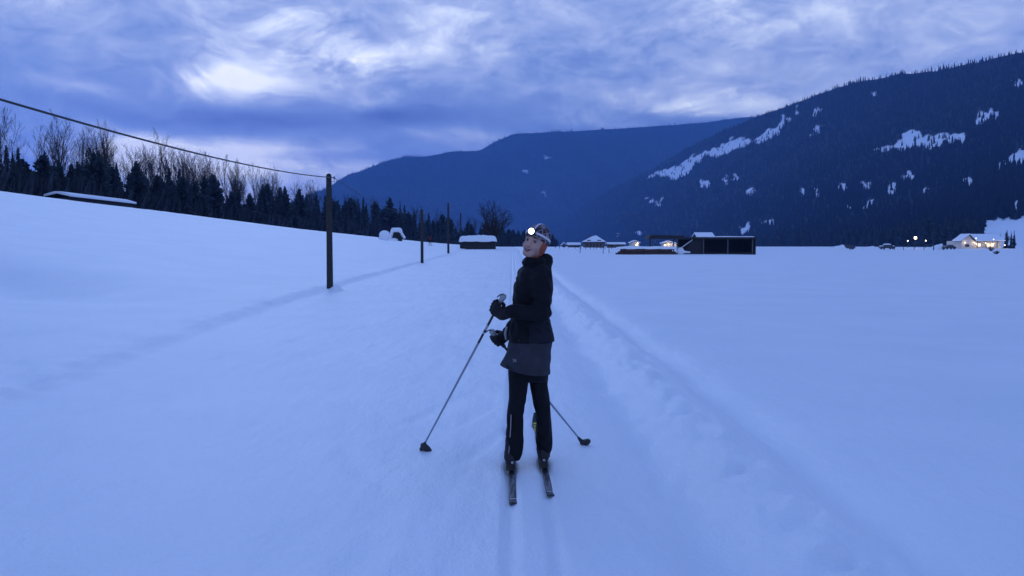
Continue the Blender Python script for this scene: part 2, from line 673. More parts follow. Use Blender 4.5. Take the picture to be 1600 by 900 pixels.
PALEWOOD = mat('pale_wood', (0.09, 0.09, 0.09), 0.8, vary=0.3, vscale=4)
LOG = mat('log_bark', (0.085, 0.045, 0.032), 0.85, vary=0.4, vscale=2)
WIRE = mat('wire', (0.02, 0.02, 0.022), 0.6)
CERAMIC = mat('insulator', (0.25, 0.24, 0.24), 0.35)

# ------------------------------------------------------------------ ground sheet
def graded(start, fine_lo, fine_hi, step, ratio, lo, hi):
    a = list(np.arange(fine_lo, fine_hi + 1e-6, step))
    s, v = step, a[-1]
    while v < hi:
        s *= ratio
        v += s
        a.append(v)
    s, v = step, a[0]
    b = []
    while v > lo:
        s *= ratio
        v -= s
        b.append(v)
    return np.array(b[::-1] + a)


def build_ground():
    xs = graded(0, -0.35, 2.7, 0.022, 1.0, -0.35, 2.7)
    left, s, v = [], 0.03, -0.35
    while v > -8000:
        s = max(0.03, min(0.055 if v > -8 else 1e9, s * 1.06))
        v -= s
        left.append(v)
    right, s, v = [], 0.03, 2.7
    while v < 8000:
        s *= 1.055
        v += s
        right.append(v)
    xs = np.clip(np.array(left[::-1] + list(xs) + right), -8200, 8200)
    ys, v = [2.2], 2.2
    while v < 9000:
        v += max(0.045, 0.0125 * v)
        ys.append(v)
    back, v, s = [], 2.2, 0.3
    while v > -400:
        s *= 1.35
        v -= s
        back.append(v)
    ys = np.array(back[::-1] + ys)
    X, Y = np.meshgrid(xs, ys, indexing='ij')
    Z = ground(X, Y)
    # little collars of stirred snow
    for (cx, cy, r, h) in ((POLE1.x, POLE1.y - 0.05, 0.42, 0.10), (POLE1.x + 0.30, POLE1.y - 0.1, 0.20, 0.16)):
        Z = Z + h * np.exp(-((X - cx) ** 2 + (Y - cy) ** 2) / r ** 2) * (1 + 0.8 * vnoise(X * 5, Y * 5, 77))
    nx, ny = len(xs), len(ys)
    V = np.stack([X, Y, Z], -1).reshape(-1, 3)
    I = np.arange(nx * ny).reshape(nx, ny)
    Q = np.stack([I[:-1, :-1], I[1:, :-1], I[1:, 1:], I[:-1, 1:]], -1).reshape(-1, 4)
    o = bpy.data.objects.new('snow_ground', mesh_np('snow_ground', V, Q, SNOW_G))
    finish(o, kind='structure', label='snow covered valley field with a groomed ski trail and a bank on the left')


POLE1 = hit(515.5, 455)
build_ground()

# ------------------------------------------------------------------ mountains
HOR = 385.0


def in_poly(px, py, poly):
    inside = np.zeros(px.shape, bool)
    n = len(poly)
    for i in range(n):
        (x0, y0), (x1, y1) = poly[i], poly[(i + 1) % n]
        c = ((y0 > py) != (y1 > py)) & (px < (x1 - x0) * (py - y0) / ((y1 - y0) if y1 != y0 else 1e-6) + x0)
        inside ^= c
    return inside


POLYS = [
    [(1008, 279), (1045, 262), (1070, 248), (1100, 237), (1130, 221), (1168, 213), (1160, 228), (1140, 238), (1118, 247), (1098, 249), (1085, 262), (1070, 277), (1050, 282), (1030, 279)],
    [(1168, 230), (1185, 213), (1205, 200), (1222, 182), (1229, 183), (1222, 200), (1212, 212), (1190, 224)],
    [(1234, 184), (1245, 168), (1248, 172), (1240, 184)],
    [(1260, 186), (1275, 170), (1283, 168), (1278, 178), (1266, 187)],
    [(1260, 214), (1275, 198), (1290, 188), (1288, 196), (1272, 208)],
    [(1340, 242), (1382, 232), (1394, 216), (1410, 206), (1426, 206), (1436, 213), (1470, 211), (1500, 208), (1503, 219), (1470, 229), (1440, 232), (1412, 236), (1380, 237)],
    [(1514, 196), (1522, 178), (1540, 173), (1562, 179), (1556, 186), (1536, 192)],
    [(1542, 268), (1562, 248), (1600, 226), (1650, 205), (1650, 236), (1600, 256), (1572, 262)],
    [(1492, 288), (1506, 278), (1528, 280), (1512, 289)],
    [(1573, 134), (1586, 126), (1586, 132), (1578, 137)],
    [(1532, 339), (1700, 336), (1800, 330), (1800, 388), (1528, 388), (1536, 370)],
]
SPOTS = [(1097, 289, 7, 7), (1171, 298, 9, 6), (1143, 277, 10, 2.4), (1128, 284, 3, 6), (1310, 294, 14, 6), (1350, 291, 8, 6),
         (1394, 296, 8, 8), (1356, 322, 8, 6), (1326, 326, 7, 4), (1252, 303, 3, 8), (1275, 298, 6, 8), (1417, 275, 12, 6),
         (1022, 316, 17, 3), (1585, 321, 11, 12), (1200, 349, 9, 7), (1166, 357, 12, 7), (1374, 291, 3, 3), (1447, 297, 3, 3),
         (1355, 153, 6, 4), (853, 249, 4, 6), (841, 258, 6, 3), (824, 268, 5, 3), (852, 305, 8, 2), (962, 363, 4, 3), (995, 362, 6, 3), (1560, 318, 3, 5),
         (1504, 319, 8, 3)]


def clearing(px, py):
    c = np.zeros(px.shape)
    wx = px + 13 * fbm(px * 0.10, py * 0.12, 91, 4, 0.6)
    wy = py + 11 * fbm(px * 0.12, py * 0.10, 93, 4, 0.6)
    for p in POLYS[:-1]:
        c = np.maximum(c, in_poly(wx, wy, p) * 1.0)
    c = np.maximum(c, in_poly(px + 0.8 * (wx - px), py + 0.7 * (wy - py), POLYS[-1]) * 1.0)
    for (cx, cy, rx, ry) in SPOTS:
        c = np.maximum(c, ((wx - cx) / rx) ** 2 + ((wy - cy) / ry) ** 2 < 1)
    return c


class Slope:
    """a mountainside: for every bearing a foot, a ridge and the rise between them"""

    def __init__(self, px_lo, px_hi, ridge, foot, ridge_d, seed, relief, power=0.85):
        self.lo, self.hi = px_lo, px_hi
        self.ridge, self.foot, self.ridge_d = ridge, foot, ridge_d
        self.seed, self.relief, self.power = seed, relief, power

    def at(self, px, s):
        V = (HOR - np.interp(px, *zip(*self.ridge))) / F_PX
        V = V + 0.0028 * fbm(px * 0.02, px * 0, self.seed + 5, 3)
        rf = np.interp(px, *zip(*self.foot))
        rr = np.interp(px, *zip(*self.ridge_d))
        up = np.minimum(s, 1.0)
        r = rf + (rr - rf) * np.power(up, self.power) + np.maximum(s - 1, 0) * rr * 0.9
        bump = self.relief * fbm(px * 0.012 + s * 1.2, s * 2.2 + px * 0.004, self.seed, 4)
        r = r * (1 + bump * np.sin(np.pi * np.clip(s, 0, 1)))
        v = V * up - np.maximum(s - 1, 0) * V * 1.4
        x = (px - 800) / F_PX * r
        return x, r, v * r + CAM_H - 1.0 * (1 - up), HOR - v * F_PX

    def build(self, name, step_px, ns, label):
        px = np.arange(self.lo, self.hi + 1, step_px)
        s = np.concatenate([np.linspace(0, 1, ns), [1.03, 1.1, 1.25]])
        PX, S = np.meshgrid(px, s, indexing='ij')
        X, Y, Z, PY = self.at(PX, S)
        nx, ny = PX.shape
        Q = np.arange(nx * ny).reshape(nx, ny)
        Q = np.stack([Q[:-1, :-1], Q[1:, :-1], Q[1:, 1:], Q[:-1, 1:]], -1).reshape(-1, 4)
        me = mesh_np(name, np.stack([X, Y, Z], -1).reshape(-1, 3), Q, MOUNT)
        c = clearing(PX, PY) * (S <= 1.0)
        for _ in range(2):                                           # thinning fringe of the clearings
            c[1:-1, 1:-1] = (c[1:-1, 1:-1] * 2 + c[:-2, 1:-1] + c[2:, 1:-1] + c[1:-1, :-2] + c[1:-1, 2:]) / 6
        at = me.attributes.new('clearing', 'FLOAT', 'POINT')
        at.data.foreach_set('value', c.ravel().astype(np.float32))
        return finish(bpy.data.objects.new(name, me), kind='structure', label=label)

    def trees(self, n, hmin, hmax, seed, smin=0.0):
        rng = np.random.default_rng(seed)
        px = rng.uniform(self.lo, self.hi, n * 3)
        s = rng.uniform(smin, 1.0, n * 3)
        rf = np.interp(px, *zip(*self.foot))
        rr = np.interp(px, *zip(*self.ridge_d))
        r = rf + (rr - rf) * s ** self.power
        keep = rng.uniform(0, 1, n * 3) < (r / rr.max()) ** 0.5
        px, s = px[keep][:n], s[keep][:n]
        X, Y, Z, PY = self.at(px, s)
        inside = clearing(px, PY) > 0.5
        stray = rng.uniform(0, 1, len(px)) < 0.10
        field = in_poly(px, PY, [(1545, 345), (1800, 340), (1800, 388), (1535, 388)])
        ok = (~inside | stray) & ~field
        X, Y, Z = X[ok], Y[ok], Z[ok]
        h = rng.uniform(hmin, hmax, len(X)) * (0.8 + 0.5 * (fbm(X * 0.01, Y * 0.01, seed, 3) + 0.3))
        h = h * np.where(s[ok] > 0.955, 0.9, 1.0)
        return np.stack([X, Y, Z - 1.0], 1), h, rng


def cone_wood(name, pts, h, rng, label, sides=5, tiers=((0.06, 0.17, 0.55), (0.34, 0.125, 0.80), (0.62, 0.075, 1.0))):
    """thousands of far spruces as one mass: stacked ragged cones"""
    n = len(pts)
    Vs, Fs, base = [], [], 0
    for (z0, r, z1) in tiers:
        ang = rng.uniform(0, 2 * np.pi, n)[:, None] + np.arange(sides)[None] * 2 * np.pi / sides
        rad = r * h[:, None] * rng.uniform(0.7, 1.3, (n, sides))
        ring = np.stack([pts[:, None, 0] + np.cos(ang) * rad, pts[:, None, 1] + np.sin(ang) * rad,
                         pts[:, None, 2] + h[:, None] * (z0 + rng.uniform(-0.03, 0.03, (n, sides)))], -1)
        top = pts + np.stack([0 * h, 0 * h, h * z1], 1)
        V = np.concatenate([ring, top[:, None, :]], 1)
        idx = base + np.arange(n)[:, None] * (sides + 1)
        k = np.arange(sides)
        F = np.stack([np.broadcast_to(idx + k, (n, sides)), idx + (k + 1) % sides,
                      np.broadcast_to(idx + sides, (n, sides))], -1)
        Vs.append(V.reshape(-1, 3))
        Fs.append(F.reshape(-1, 3))
        base += n * (sides + 1)
    o = bpy.data.objects.new(name, mesh_np(name, np.concatenate(Vs), np.concatenate(Fs), FARWOOD, smooth=False))
    return finish(o, kind='stuff', label=label, cat='forest')


RIGHT = Slope(700, 1800,
              [(700, 383), (800, 372), (860, 352), (950, 300), (1020, 262), (1100, 218), (1160, 192), (1190, 180), (1240, 162), (1290, 146), (1340, 132), (1400, 121),
               (1450, 116), (1500, 106), (1545, 95), (1600, 84), (1700, 62), (1800, 45)],
              [(700, 4300), (850, 3400), (1000, 2100), (1130, 1350), (1260, 850), (1400, 620), (1500, 470), (1540, 330), (1600, 310), (1800, 290)],
              [(700, 4800), (850, 4300), (1000, 3700), (1190, 3000), (1400, 2250), (1600, 1800), (1800, 1550)], 101, 0.10)
MID = Slope(400, 1270,
            [(400, 330), (470, 312), (520, 291), (545, 274), (570, 266), (600, 254), (630, 247), (665, 248), (700, 239), (752, 236), (775, 224), (800, 214),
             (830, 210), (870, 207), (940, 203), (1000, 200), (1060, 196), (1120, 190), (1190, 184), (1300, 176), (1420, 170)],
            [(400, 3300), (1420, 4300)], [(400, 4600), (600, 5000), (800, 5600), (1420, 6400)], 131, 0.10)
RIGHT.build('mountain_slope', 2.2, 150, 'forested mountainside with snowy clearings on the right of the valley')
MID.build('far_mountain', 3.5, 90, 'hazy blue forested mountain closing the end of the valley')
_p, _h, _r = RIGHT.trees(34000, 11, 19, 5)
cone_wood('mountain_forest', _p, _h, _r, 'dark spruce forest covering the mountainside on the right')
_p, _h, _r = MID.trees(26000, 16, 25, 6, 0.05)
cone_wood('far_mountain_forest', _p, _h, _r, 'hazy spruce forest covering the far mountain', sides=4, tiers=((0.05, 0.2, 0.7), (0.45, 0.11, 1.0)))

# ------------------------------------------------------------------ tree builders
def make_bare_tree(name, seed, height, spread, upright, label, group, twigginess=1.0, trunk_r=0.17, fork=0.28, leaders=0):
    rnd = random.Random(seed)
    trunk, crown = MB(), MB()

    def grow(p, d, length, r, level, mb):
        n = 4 if level < 2 else 3
        pts, rad = [p.copy()], [r]
        q = p.copy()
        dd = d.copy()
        for i in range(n):
            j = 0.10 + 0.07 * level
            dd = (dd + Vector((rnd.uniform(-j, j), rnd.uniform(-j, j), rnd.uniform(-j, j) + upright * 0.10))).normalized()
            q = q + dd * (length / n)
            pts.append(q.copy())
            rad.append(r * (1 - (0.62 if level else 0.75) * (i + 1) / n))
        mb.tube(pts, rad, 6 if level == 0 else (4 if level == 1 else 3), cap=False)
        if level >= 4:
            return
        kids = [int(13 * twigginess), int(7 * twigginess), int(5 * twigginess), int(4 * twigginess)][level]
        for k in range(kids):
            lo = fork if level == 0 else 0.15
            t = lo + (1 - lo) * (k + rnd.random()) / kids
            i = min(int(t * n), n - 1)
            f = t * n - i
            base = pts[i].lerp(pts[i + 1], f)
            rb = (rad[i] * (1 - f) + rad[i + 1] * f)
            a = rnd.uniform(0, 2 * math.pi)
            ax = dd.orthogonal().normalized()
            side = ax * math.cos(a) + dd.cross(ax) * math.sin(a)
            tilt = spread * rnd.uniform(0.6, 1.25)
            nd = (dd * math.cos(tilt) + side * math.sin(tilt)).normalized()
            ln = length * ([0.46, 0.5, 0.48, 0.5][level]) * (1.25 - 0.75 * t if level == 0 else 1.1 - 0.4 * t) * rnd.uniform(0.7, 1.2)
            grow(base, nd, ln, max(rb * 0.55, 0.022 - 0.004 * level), level + 1, crown)

    if leaders:
        trunk.tube([(0, 0, -0.2), (0.03, 0, height * 0.10), (0.0, 0.02, height * 0.20)], [trunk_r * 1.2, trunk_r, trunk_r * 0.85], 8)
        for k in range(leaders):
            a = 6.283 * k / leaders + rnd.uniform(-0.3, 0.3)
            tl = 0.12 if k % 3 == 0 else rnd.uniform(0.35, 0.85)
            d = Vector((math.cos(a) * math.sin(tl), math.sin(a) * math.sin(tl), math.cos(tl)))
            grow(Vector((0, 0, height * rnd.uniform(0.12, 0.2))), d, height * (0.80 - 0.28 * tl), trunk_r * 0.5, 1, crown)
    else:
        grow(Vector((0, 0, 0)), Vector((0, 0, 1)), height, trunk_r, 0, trunk)
    root = thing(name, (0, 0, 0), label, 'tree', group)
    trunk.obj('trunk', BARK, root, smooth=True)
    crown.obj('crown', TWIG, root, smooth=False)
    return root


def make_spruce(name, seed, height, width, label, group, layers=34, blunt=0.9):
    rnd = random.Random(seed)
    root = thing(name, (0, 0, 0), label, 'tree', group)
    MB().tube([(0, 0, -0.3), (0, 0, height * 0.5), (0, 0, height * 0.99)], [height * 0.014, height * 0.009, 0.012], 6).obj('trunk', BARK, root, smooth=True)
    cr = MB()
    nb = layers * 8
    for i in range(nb):
        t = ((i + rnd.random()) / nb) ** 1.18
        z = height * (0.03 + 0.955 * t)
        rr = width * (1 - t) ** blunt * (0.82 + 0.22 * math.sin(t * 9 + seed) + 0.12 * math.sin(t * 23 + seed * 2 + 2 * (i % 3))) + 0.06
        a = i * 2.39996 + rnd.uniform(-0.5, 0.5)
        L_ = rr * rnd.choice((0.55, 0.8, 0.95, 1.0, 1.15)) * rnd.uniform(0.85, 1.1)
        d = Vector((math.cos(a), math.sin(a), 0))
        s = Vector((-math.sin(a), math.cos(a), 0))
        droop = (0.35 * t - 0.26) * L_ + rnd.uniform(-0.18, 0.12) * L_
        o_ = Vector((0, 0, z))
        pts = [o_, o_ + d * L_ * 0.55 + Vector((0, 0, droop * 0.3)), o_ + d * L_ + Vector((0, 0, droop))]
        w = 0.24 * L_ + 0.08
        hang = Vector((0, 0, -0.26 * L_ - 0.10))
        b = [pts[0], pts[1] + s * w + hang * rnd.uniform(0.3, 1.1), pts[2], pts[1] - s * w + hang * rnd.uniform(0.3, 1.1), pts[1] + Vector((0, 0, 0.05))]
        cr.add(b, [(0, 1, 4), (1, 2, 4), (2, 3, 4), (3, 0, 4)])
        tip = pts[2] + Vector((rnd.uniform(-.1, .1), rnd.uniform(-.1, .1), -0.14 * L_ - 0.04))
        cr.add([pts[0] + hang * 0.6, pts[1] + hang * 1.5, tip, pts[1]], [(0, 1, 3), (1, 2, 3)])
    cr.obj('crown', SPRUCE, root, smooth=False)
    return root


BARE_LABEL = 'bare leafless tree rising above the dark spruces of the wood edge'
BARE_GROUP = 'bare trees of the wood on the snowy hillside'
SPR_LABEL = 'dark spruce in the dense wood edge above the snowy bank'
SPR_GROUP = 'spruces of the wood on the snowy hillside'
bare = [make_bare_tree('bare_tree', 31 + i, 14.5 + (i % 3) * 0.8, 0.34 + 0.05 * (i % 3), 1.5, BARE_LABEL, BARE_GROUP, 0.95) for i in range(6)]
spru = [make_spruce('spruce_tree', 61 + i, 10.0, (1.8, 2.3, 2.9, 2.1, 2.6, 3.3, 2.0)[i], SPR_LABEL, SPR_GROUP, 34, (0.9, 0.65, 0.55, 0.8, 0.5, 0.6, 0.7)[i]) for i in range(7)]
used = {}


def plant(proto, x, y, scale, label=None, group=None, z=None, sink=0.15):
    z = gz(x, y) if z is None else z
    loc, rz = (x, y, z - sink), random.uniform(0, 6.28)
    sc = scale if hasattr(scale, '__len__') else (scale * random.uniform(0.85, 1.3),) * 2 + (scale,)
    if proto.name not in used:
        used[proto.name] = 1
        proto.location, proto.rotation_euler, proto.scale = loc, (0, 0, rz), sc
        o = proto
    else:
        o = copy_tree(proto, loc, rz, sc)
    if label:
        o['label'] = label
    if group:
        o['group'] = group
    return o


# the edge of the wood as a path on the ground, from beyond the frame on the left to the valley end
PATH = [(-64, 62), (-64, 120), (-63.5, 200), (-58, 285), (-46, 330), (-24, 372), (4, 430), (30, 500)]
seg = [math.dist(PATH[i], PATH[i + 1]) for i in range(len(PATH) - 1)]


def on_path(u):
    for i, s_ in enumerate(seg):
        if u <= s_ or i == len(seg) - 1:
            f = u / s_
            a, b = PATH[i], PATH[i + 1]
            t = Vector((b[0] - a[0], b[1] - a[1])).normalized()
            return a[0] + (b[0] - a[0]) * f, a[1] + (b[1] - a[1]) * f, t
        u -= s_


LEN = sum(seg)
u = 0.0
rnd = random.Random(3)
k = 0
while u < LEN:
    x, y, t = on_path(u)
    for row in range(4 if y < 190 else 3):
        off = 1.0 + row * 3.4 + rnd.uniform(-1.4, 1.4)
        qx, qy = x - t.y * off + rnd.uniform(-1, 1), y + t.x * off + rnd.uniform(-1.5, 1.5)
        far = float(np.interp(qy, [60, 110, 200, 290, 340, 380, 480], [9.2, 10.0, 13.4, 16.4, 15.0, 12.5, 9.5]))
        hh = far * rnd.choice((0.62, 0.75, 0.85, 0.92, 1.0, 1.12)) * rnd.uniform(0.92, 1.06)
        plant(rnd.choice(spru), qx, qy, hh / 10.0)
        k += 1
    u += rnd.uniform(3.2, 5.2) * (1.0 if y < 180 else 1.55)
N_SPR = k
u = 0.0
while u < LEN * 0.80:
    x, y, t = on_path(u)
    off = rnd.uniform(7, 22)
    qx, qy = x - t.y * off, y + t.x * off + rnd.uniform(-2, 2)
    hh = float(np.interp(qy, [60, 100, 140, 220, 300, 480], [10.8, 11.8, 14.4, 17.2, 15, 11])) * rnd.uniform(0.86, 1.08)
    plant(rnd.choice(bare), qx, qy, hh / 15.0)
    u += rnd.uniform(1.1, 2.5) * (1.0 if y < 220 else 2.4)


# undergrowth that closes the foot of the wood
def brushwood(name, label, pts_fn, n, seed, hmin, hmax):
    rng = np.random.default_rng(seed)
    p = pts_fn(rng, n)
    n = len(p)
    m = 9
    base = np.repeat(p, m, 0)
    a = rng.uniform(0, 2 * np.pi, n * m)
    hgt = rng.uniform(hmin, hmax, n * m)
    lean = rng.uniform(0.05, 0.45, n * m) * hgt
    w = rng.uniform(0.05, 0.26, n * m)
    d = np.stack([np.cos(a), np.sin(a), 0 * a], 1)
    s = np.stack([-np.sin(a), np.cos(a), 0 * a], 1)
    b0 = base + d * rng.uniform(0, 0.9, n * m)[:, None]
    tip = b0 + d * lean[:, None] + np.stack([0 * a, 0 * a, hgt], 1)
    mid = (b0 + tip) / 2 + s * w[:, None] * 2
    mid2 = (b0 + tip) / 2 - s * w[:, None] * 2
    V = np.stack([b0, mid, tip, mid2], 1).reshape(-1, 3)
    Q = np.arange(len(V)).reshape(-1, 4)
    o = bpy.data.objects.new(name, mesh_np(name, V, Q, BRUSH, smooth=False))
    finish(o, kind='stuff', label=label, cat='undergrowth')


def edge_pts(rng, n):
    out = []
    for uu in rng.uniform(0, LEN, n):
        x, y, t = on_path(uu)
        off = rng.uniform(-0.5, 18)
        qx, qy = x - t.y * off, y + t.x * off
        out.append((qx, qy, gz(qx, qy) - 0.1))
    return np.array(out)


brushwood('undergrowth', 'dark bare brush filling the foot of the wood edge', edge_pts, 8000, 9, 2.0, 6.4)

# ------------------------------------------------------------------ lone trees
big = make_bare_tree('broad_bare_tree', 211, 7.2, 0.62, 0.5, 'broad bare tree standing just behind the snow capped log shed', None, 1.5, 0.22, 0.14, leaders=9)
plant(big, -2.9, 124.0, (1.0, 1.0, 1.0))
tall = make_spruce('tall_spruce', 91, 20.0, 3.4, 'tall dark spruce towering over the wood edge behind the snow mounds', None, 30)
_q = P(625, 312, 312)
plant(tall, _q.x, 312.0, (1, 1, (_q.z - gz(_q.x, 312)) / 20.0))
pair = make_spruce('twin_top_spruce', 93, 18.0, 3.2, 'twin topped spruce rising behind a distant telephone pole', None, 28)
_q = P(658, 320, 318)
plant(pair, _q.x, 318.0, (1, 1, (_q.z - gz(_q.x, 318)) / 18.0))

# valley-floor conifers at the foot of the mountainside
V_LABEL, V_GROUP = 'dark spruce in the row at the foot of the right mountainside', 'spruces at the foot of the mountainside'
rnd = random.Random(8)
for i in range(85):
    px = 1125 + (1528 - 1125) * (i + rnd.random()) / 85
    rf = float(np.interp(px, *zip(*RIGHT.foot)))
    D = rf * rnd.uniform(0.86, 1.02) - 10
    x = (px - 800) / F_PX * D
    if px > 1490:
        D = rnd.uniform(430, 520)
        x = (px - 800) / F_PX * D
    plant(rnd.choice(spru), x, D, rnd.uniform(13, 21) / 10.0 * (1.0 if px > 1250 else 1.2), V_LABEL, V_GROUP, sink=0.5)

GARDEN = [(1563, 364, 268, 'smallest young spruce beside the lit bungalow'), (1573.5, 358, 266, 'tallest young spruce in the clump beside the lit bungalow'),
          (1580.5, 361, 268, 'middle young spruce in the clump beside the lit bungalow'), (1585, 359, 270, 'slim outermost young spruce of the clump beside the lit bungalow')]
for i, (px, py, D, lab) in enumerate(GARDEN):
    g = P(px, py, D)
    h = g.z - gz(g.x, D) + 0.4
    sp = make_spruce('garden_spruce', 120 + i, 10.0, 2.6 if i == 1 else 1.7, lab, None, 16)
    plant(sp, g.x, D, (h / 10.0 * (0.55 if i == 0 else 0.9),) * 2 + (h / 10.0,), sink=0.3)


def make_bush(px, py, h, lab, seed):
    q = hit(px, py)
    r = random.Random(seed)
    b = MB()
    for i in range(26):
        a, tl = r.uniform(0, 6.28), r.uniform(0.1, 0.9)
        d = Vector((math.cos(a) * math.sin(tl), math.sin(a) * math.sin(tl), math.cos(tl)))
        s = Vector((d.x * .15, d.y * .15, -0.1))
        m = s + d * h * 0.5
        b.tube([s, m, s + d * h * r.uniform(0.7, 1.1)], [0.05, 0.035, 0.015], 3, cap=False)
        for j in range(3):
            b.tube([m, m + (d + Vector((r.uniform(-.6, .6), r.uniform(-.6, .6), r.uniform(0, .3)))) * h * 0.35], [0.025, 0.01], 3, cap=False)
    o = b.obj('leafless_shrub', TWIG, None, label=lab, cat='shrub')
    o.location = q


make_bush(1549, 392, 1.2, 'larger leafless shrub poking from the snow before the lit bungalow', 3)
make_bush(1557, 397, 0.8, 'small leafless shrub poking from the snow before the lit bungalow', 4)

# ------------------------------------------------------------------ telephone line
def tele_pole(x, y, h, r, lab):
    z = gz(x, y)
    o = thing('telephone_pole', (x, y, z), lab, 'pole', 'telephone poles along the trail')
    pts = [(x + 0.004 * h * (i / 9), y, z - 0.4 + (h + 0.4) * i / 9) for i in range(10)]
    MB().tube(pts + [(pts[-1][0], y, z + h + 0.06)], [r * (1.12 - 0.22 * i / 9) for i in range(10)] + [r * 0.45], 12).obj('post', POLEWOOD, o, smooth=True)
    ins = MB()
    ins.tube([(x + r * 0.7, y, z + h - 0.22), (x + r + 0.10, y, z + h - 0.22), (x + r + 0.10, y, z + h - 0.12)], 0.012, 6)
    ins.tube([(x + r + 0.10, y, z + h - 0.13), (x + r + 0.10, y, z + h - 0.09), (x + r + 0.10, y, z + h - 0.03)], [0.03, 0.04, 0.02], 8)
    ins.obj('insulator', CERAMIC, o, smooth=True)
    return Vector((x + r + 0.10, y, z + h - 0.08))


p1 = hit(515.5, 455)
w1 = tele_pole(p1.x, p1.y, P(514, 274, p1.y).z - p1.z, 0.105, 'thick wooden telephone pole at the trail bank, a small snow heap at its foot')
p2 = hit(659.5, 411)
h2 = P(660, 329, p2.y).z - p2.z
w2 = tele_pole(p2.x, p2.y, h2, 0.105, 'thin dark telephone pole standing against the twin topped spruce')
p3 = hit(700.5, 396)
w3 = tele_pole(p3.x, p3.y, P(701.5, 318, p3.y).z - p3.z, 0.12, 'dark telephone pole beside the red jacketed skier')
q4 = P(719.5, 333, 131)
w4 = tele_pole(q4.x, 131, q4.z - gz(q4.x, 131), 0.13, 'faint far telephone pole rising behind the snow capped log shed')
w0 = tele_pole(-6.35, -6.0, w1.z + 0.08 - gz(-6.35, -6.0), 0.105, 'telephone pole carrying the near end of the overhead wire')


def wire(a, b, sag, r, lab):
    pts = []
    for i in range(41):
        t = i / 40
        q = a.lerp(b, t)
        pts.append(q - Vector((0, 0, 4 * sag * t * (1 - t))))
    o = MB().tube(pts, r, 6).obj('telephone_wire', WIRE, None, smooth=True, label=lab, cat='wire', group='telephone wires')
    return o


wire(w0, w1, 0.62, 0.016, 'thick black cable sloping down to the thick telephone pole at the bank')
wire(w1, w2, 0.55, 0.009, 'thin slack wire leaving the thick telephone pole toward the thin one')
wire(w2, w3, 0.35, 0.009, 'thin wire between the two distant telephone poles')
wire(w3, w4, 0.35, 0.009, 'thin wire leading on to the faint far telephone pole')

# ------------------------------------------------------------------ snow shapes
def snow_cap(name, parent, x0, x1, y0, y1, z, thick, seed, step=0.12, over=0.1, slope=0.0):
    """rounded pillow of snow lying on a flat or sloping top"""
    xs = np.arange(x0 - over, x1 + over + step, step)
    ys = np.arange(y0 - over, y1 + over + step, step)
    X, Y = np.meshgrid(xs, ys, indexing='ij')
    cx, cy, hx, hy = (xs[0] + xs[-1]) / 2, (ys[0] + ys[-1]) / 2, (xs[-1] - xs[0]) / 2, (ys[-1] - ys[0]) / 2
    e = np.minimum(hx - np.abs(X - cx), hy - np.abs(Y - cy))
    prof = np.sqrt(np.clip(1 - (1 - np.clip(e / (thick * 0.8), 0, 1)) ** 2, 0, 1))
    top = z + slope * (X - cx) + thick * prof * (1 + 0.35 * fbm(X * 0.9, Y * 0.9, seed, 3))
    bot = z + slope * (X - cx) + 0.004 - 0.12 * (e < step * 1.5) * (0.6 + vnoise(X * 1.7, Y * 1.7, seed + 3)) * (over > 0)
    nx, ny = X.shape
    n = nx * ny
    V = np.concatenate([np.stack([X, Y, np.maximum(top, bot + 0.01)], -1).reshape(-1, 3), np.stack([X, Y, bot], -1).reshape(-1, 3)])
    I = np.arange(n).reshape(nx, ny)
    Q = [np.stack([I[:-1, :-1], I[1:, :-1], I[1:, 1:], I[:-1, 1:]], -1).reshape(-1, 4)]
    Q.append(Q[0][:, ::-1] + n)
    for a in (I[:, 0], I[-1, :], I[::-1, -1], I[0, ::-1]):
        Q.append(np.stack([a[:-1] + n, a[1:] + n, a[1:], a[:-1]], 1))
    return finish(bpy.data.objects.new(name, mesh_np(name, V, np.concatenate(Q), SNOW)), parent)


# log shed with a thick pillow of snow
def log_shed():
    D = 112.0
    a, b = P(719, 390, D), P(774, 390, D)
    z0 = min(gz(a.x, D), gz(b.x, D))
    o = thing('log_shed', ((a.x + b.x) / 2, D, z0), 'low dark log shed under a thick pillow of snow', 'shed')
    n = 18
    top = z0 + 1.12
    for i in range(n):
        x0 = a.x + (b.x - a.x) * i / n
        x1 = a.x + (b.x - a.x) * (i + 1) / n - 0.03
        MB().box((x0, D - random.uniform(0, .03), z0 - 0.3), (x1, D + 0.08, top - 0.02)).obj('plank', OLDWOOD, o)
    MB().box((a.x, D + 0.085, z0 - 0.3), (b.x, D + 2.2, top - 0.03)).obj('core', OLDWOOD, o)
    MB().box((a.x - 0.15, D - 0.2, top), (b.x + 0.15, D + 2.4, top + 0.08)).obj('roof', OLDWOOD, o)
    snow_cap('snow_cap', o, a.x, b.x, D - 0.2, D + 2.4, top + 0.083, 0.80, 5, over=0.16)


log_shed()


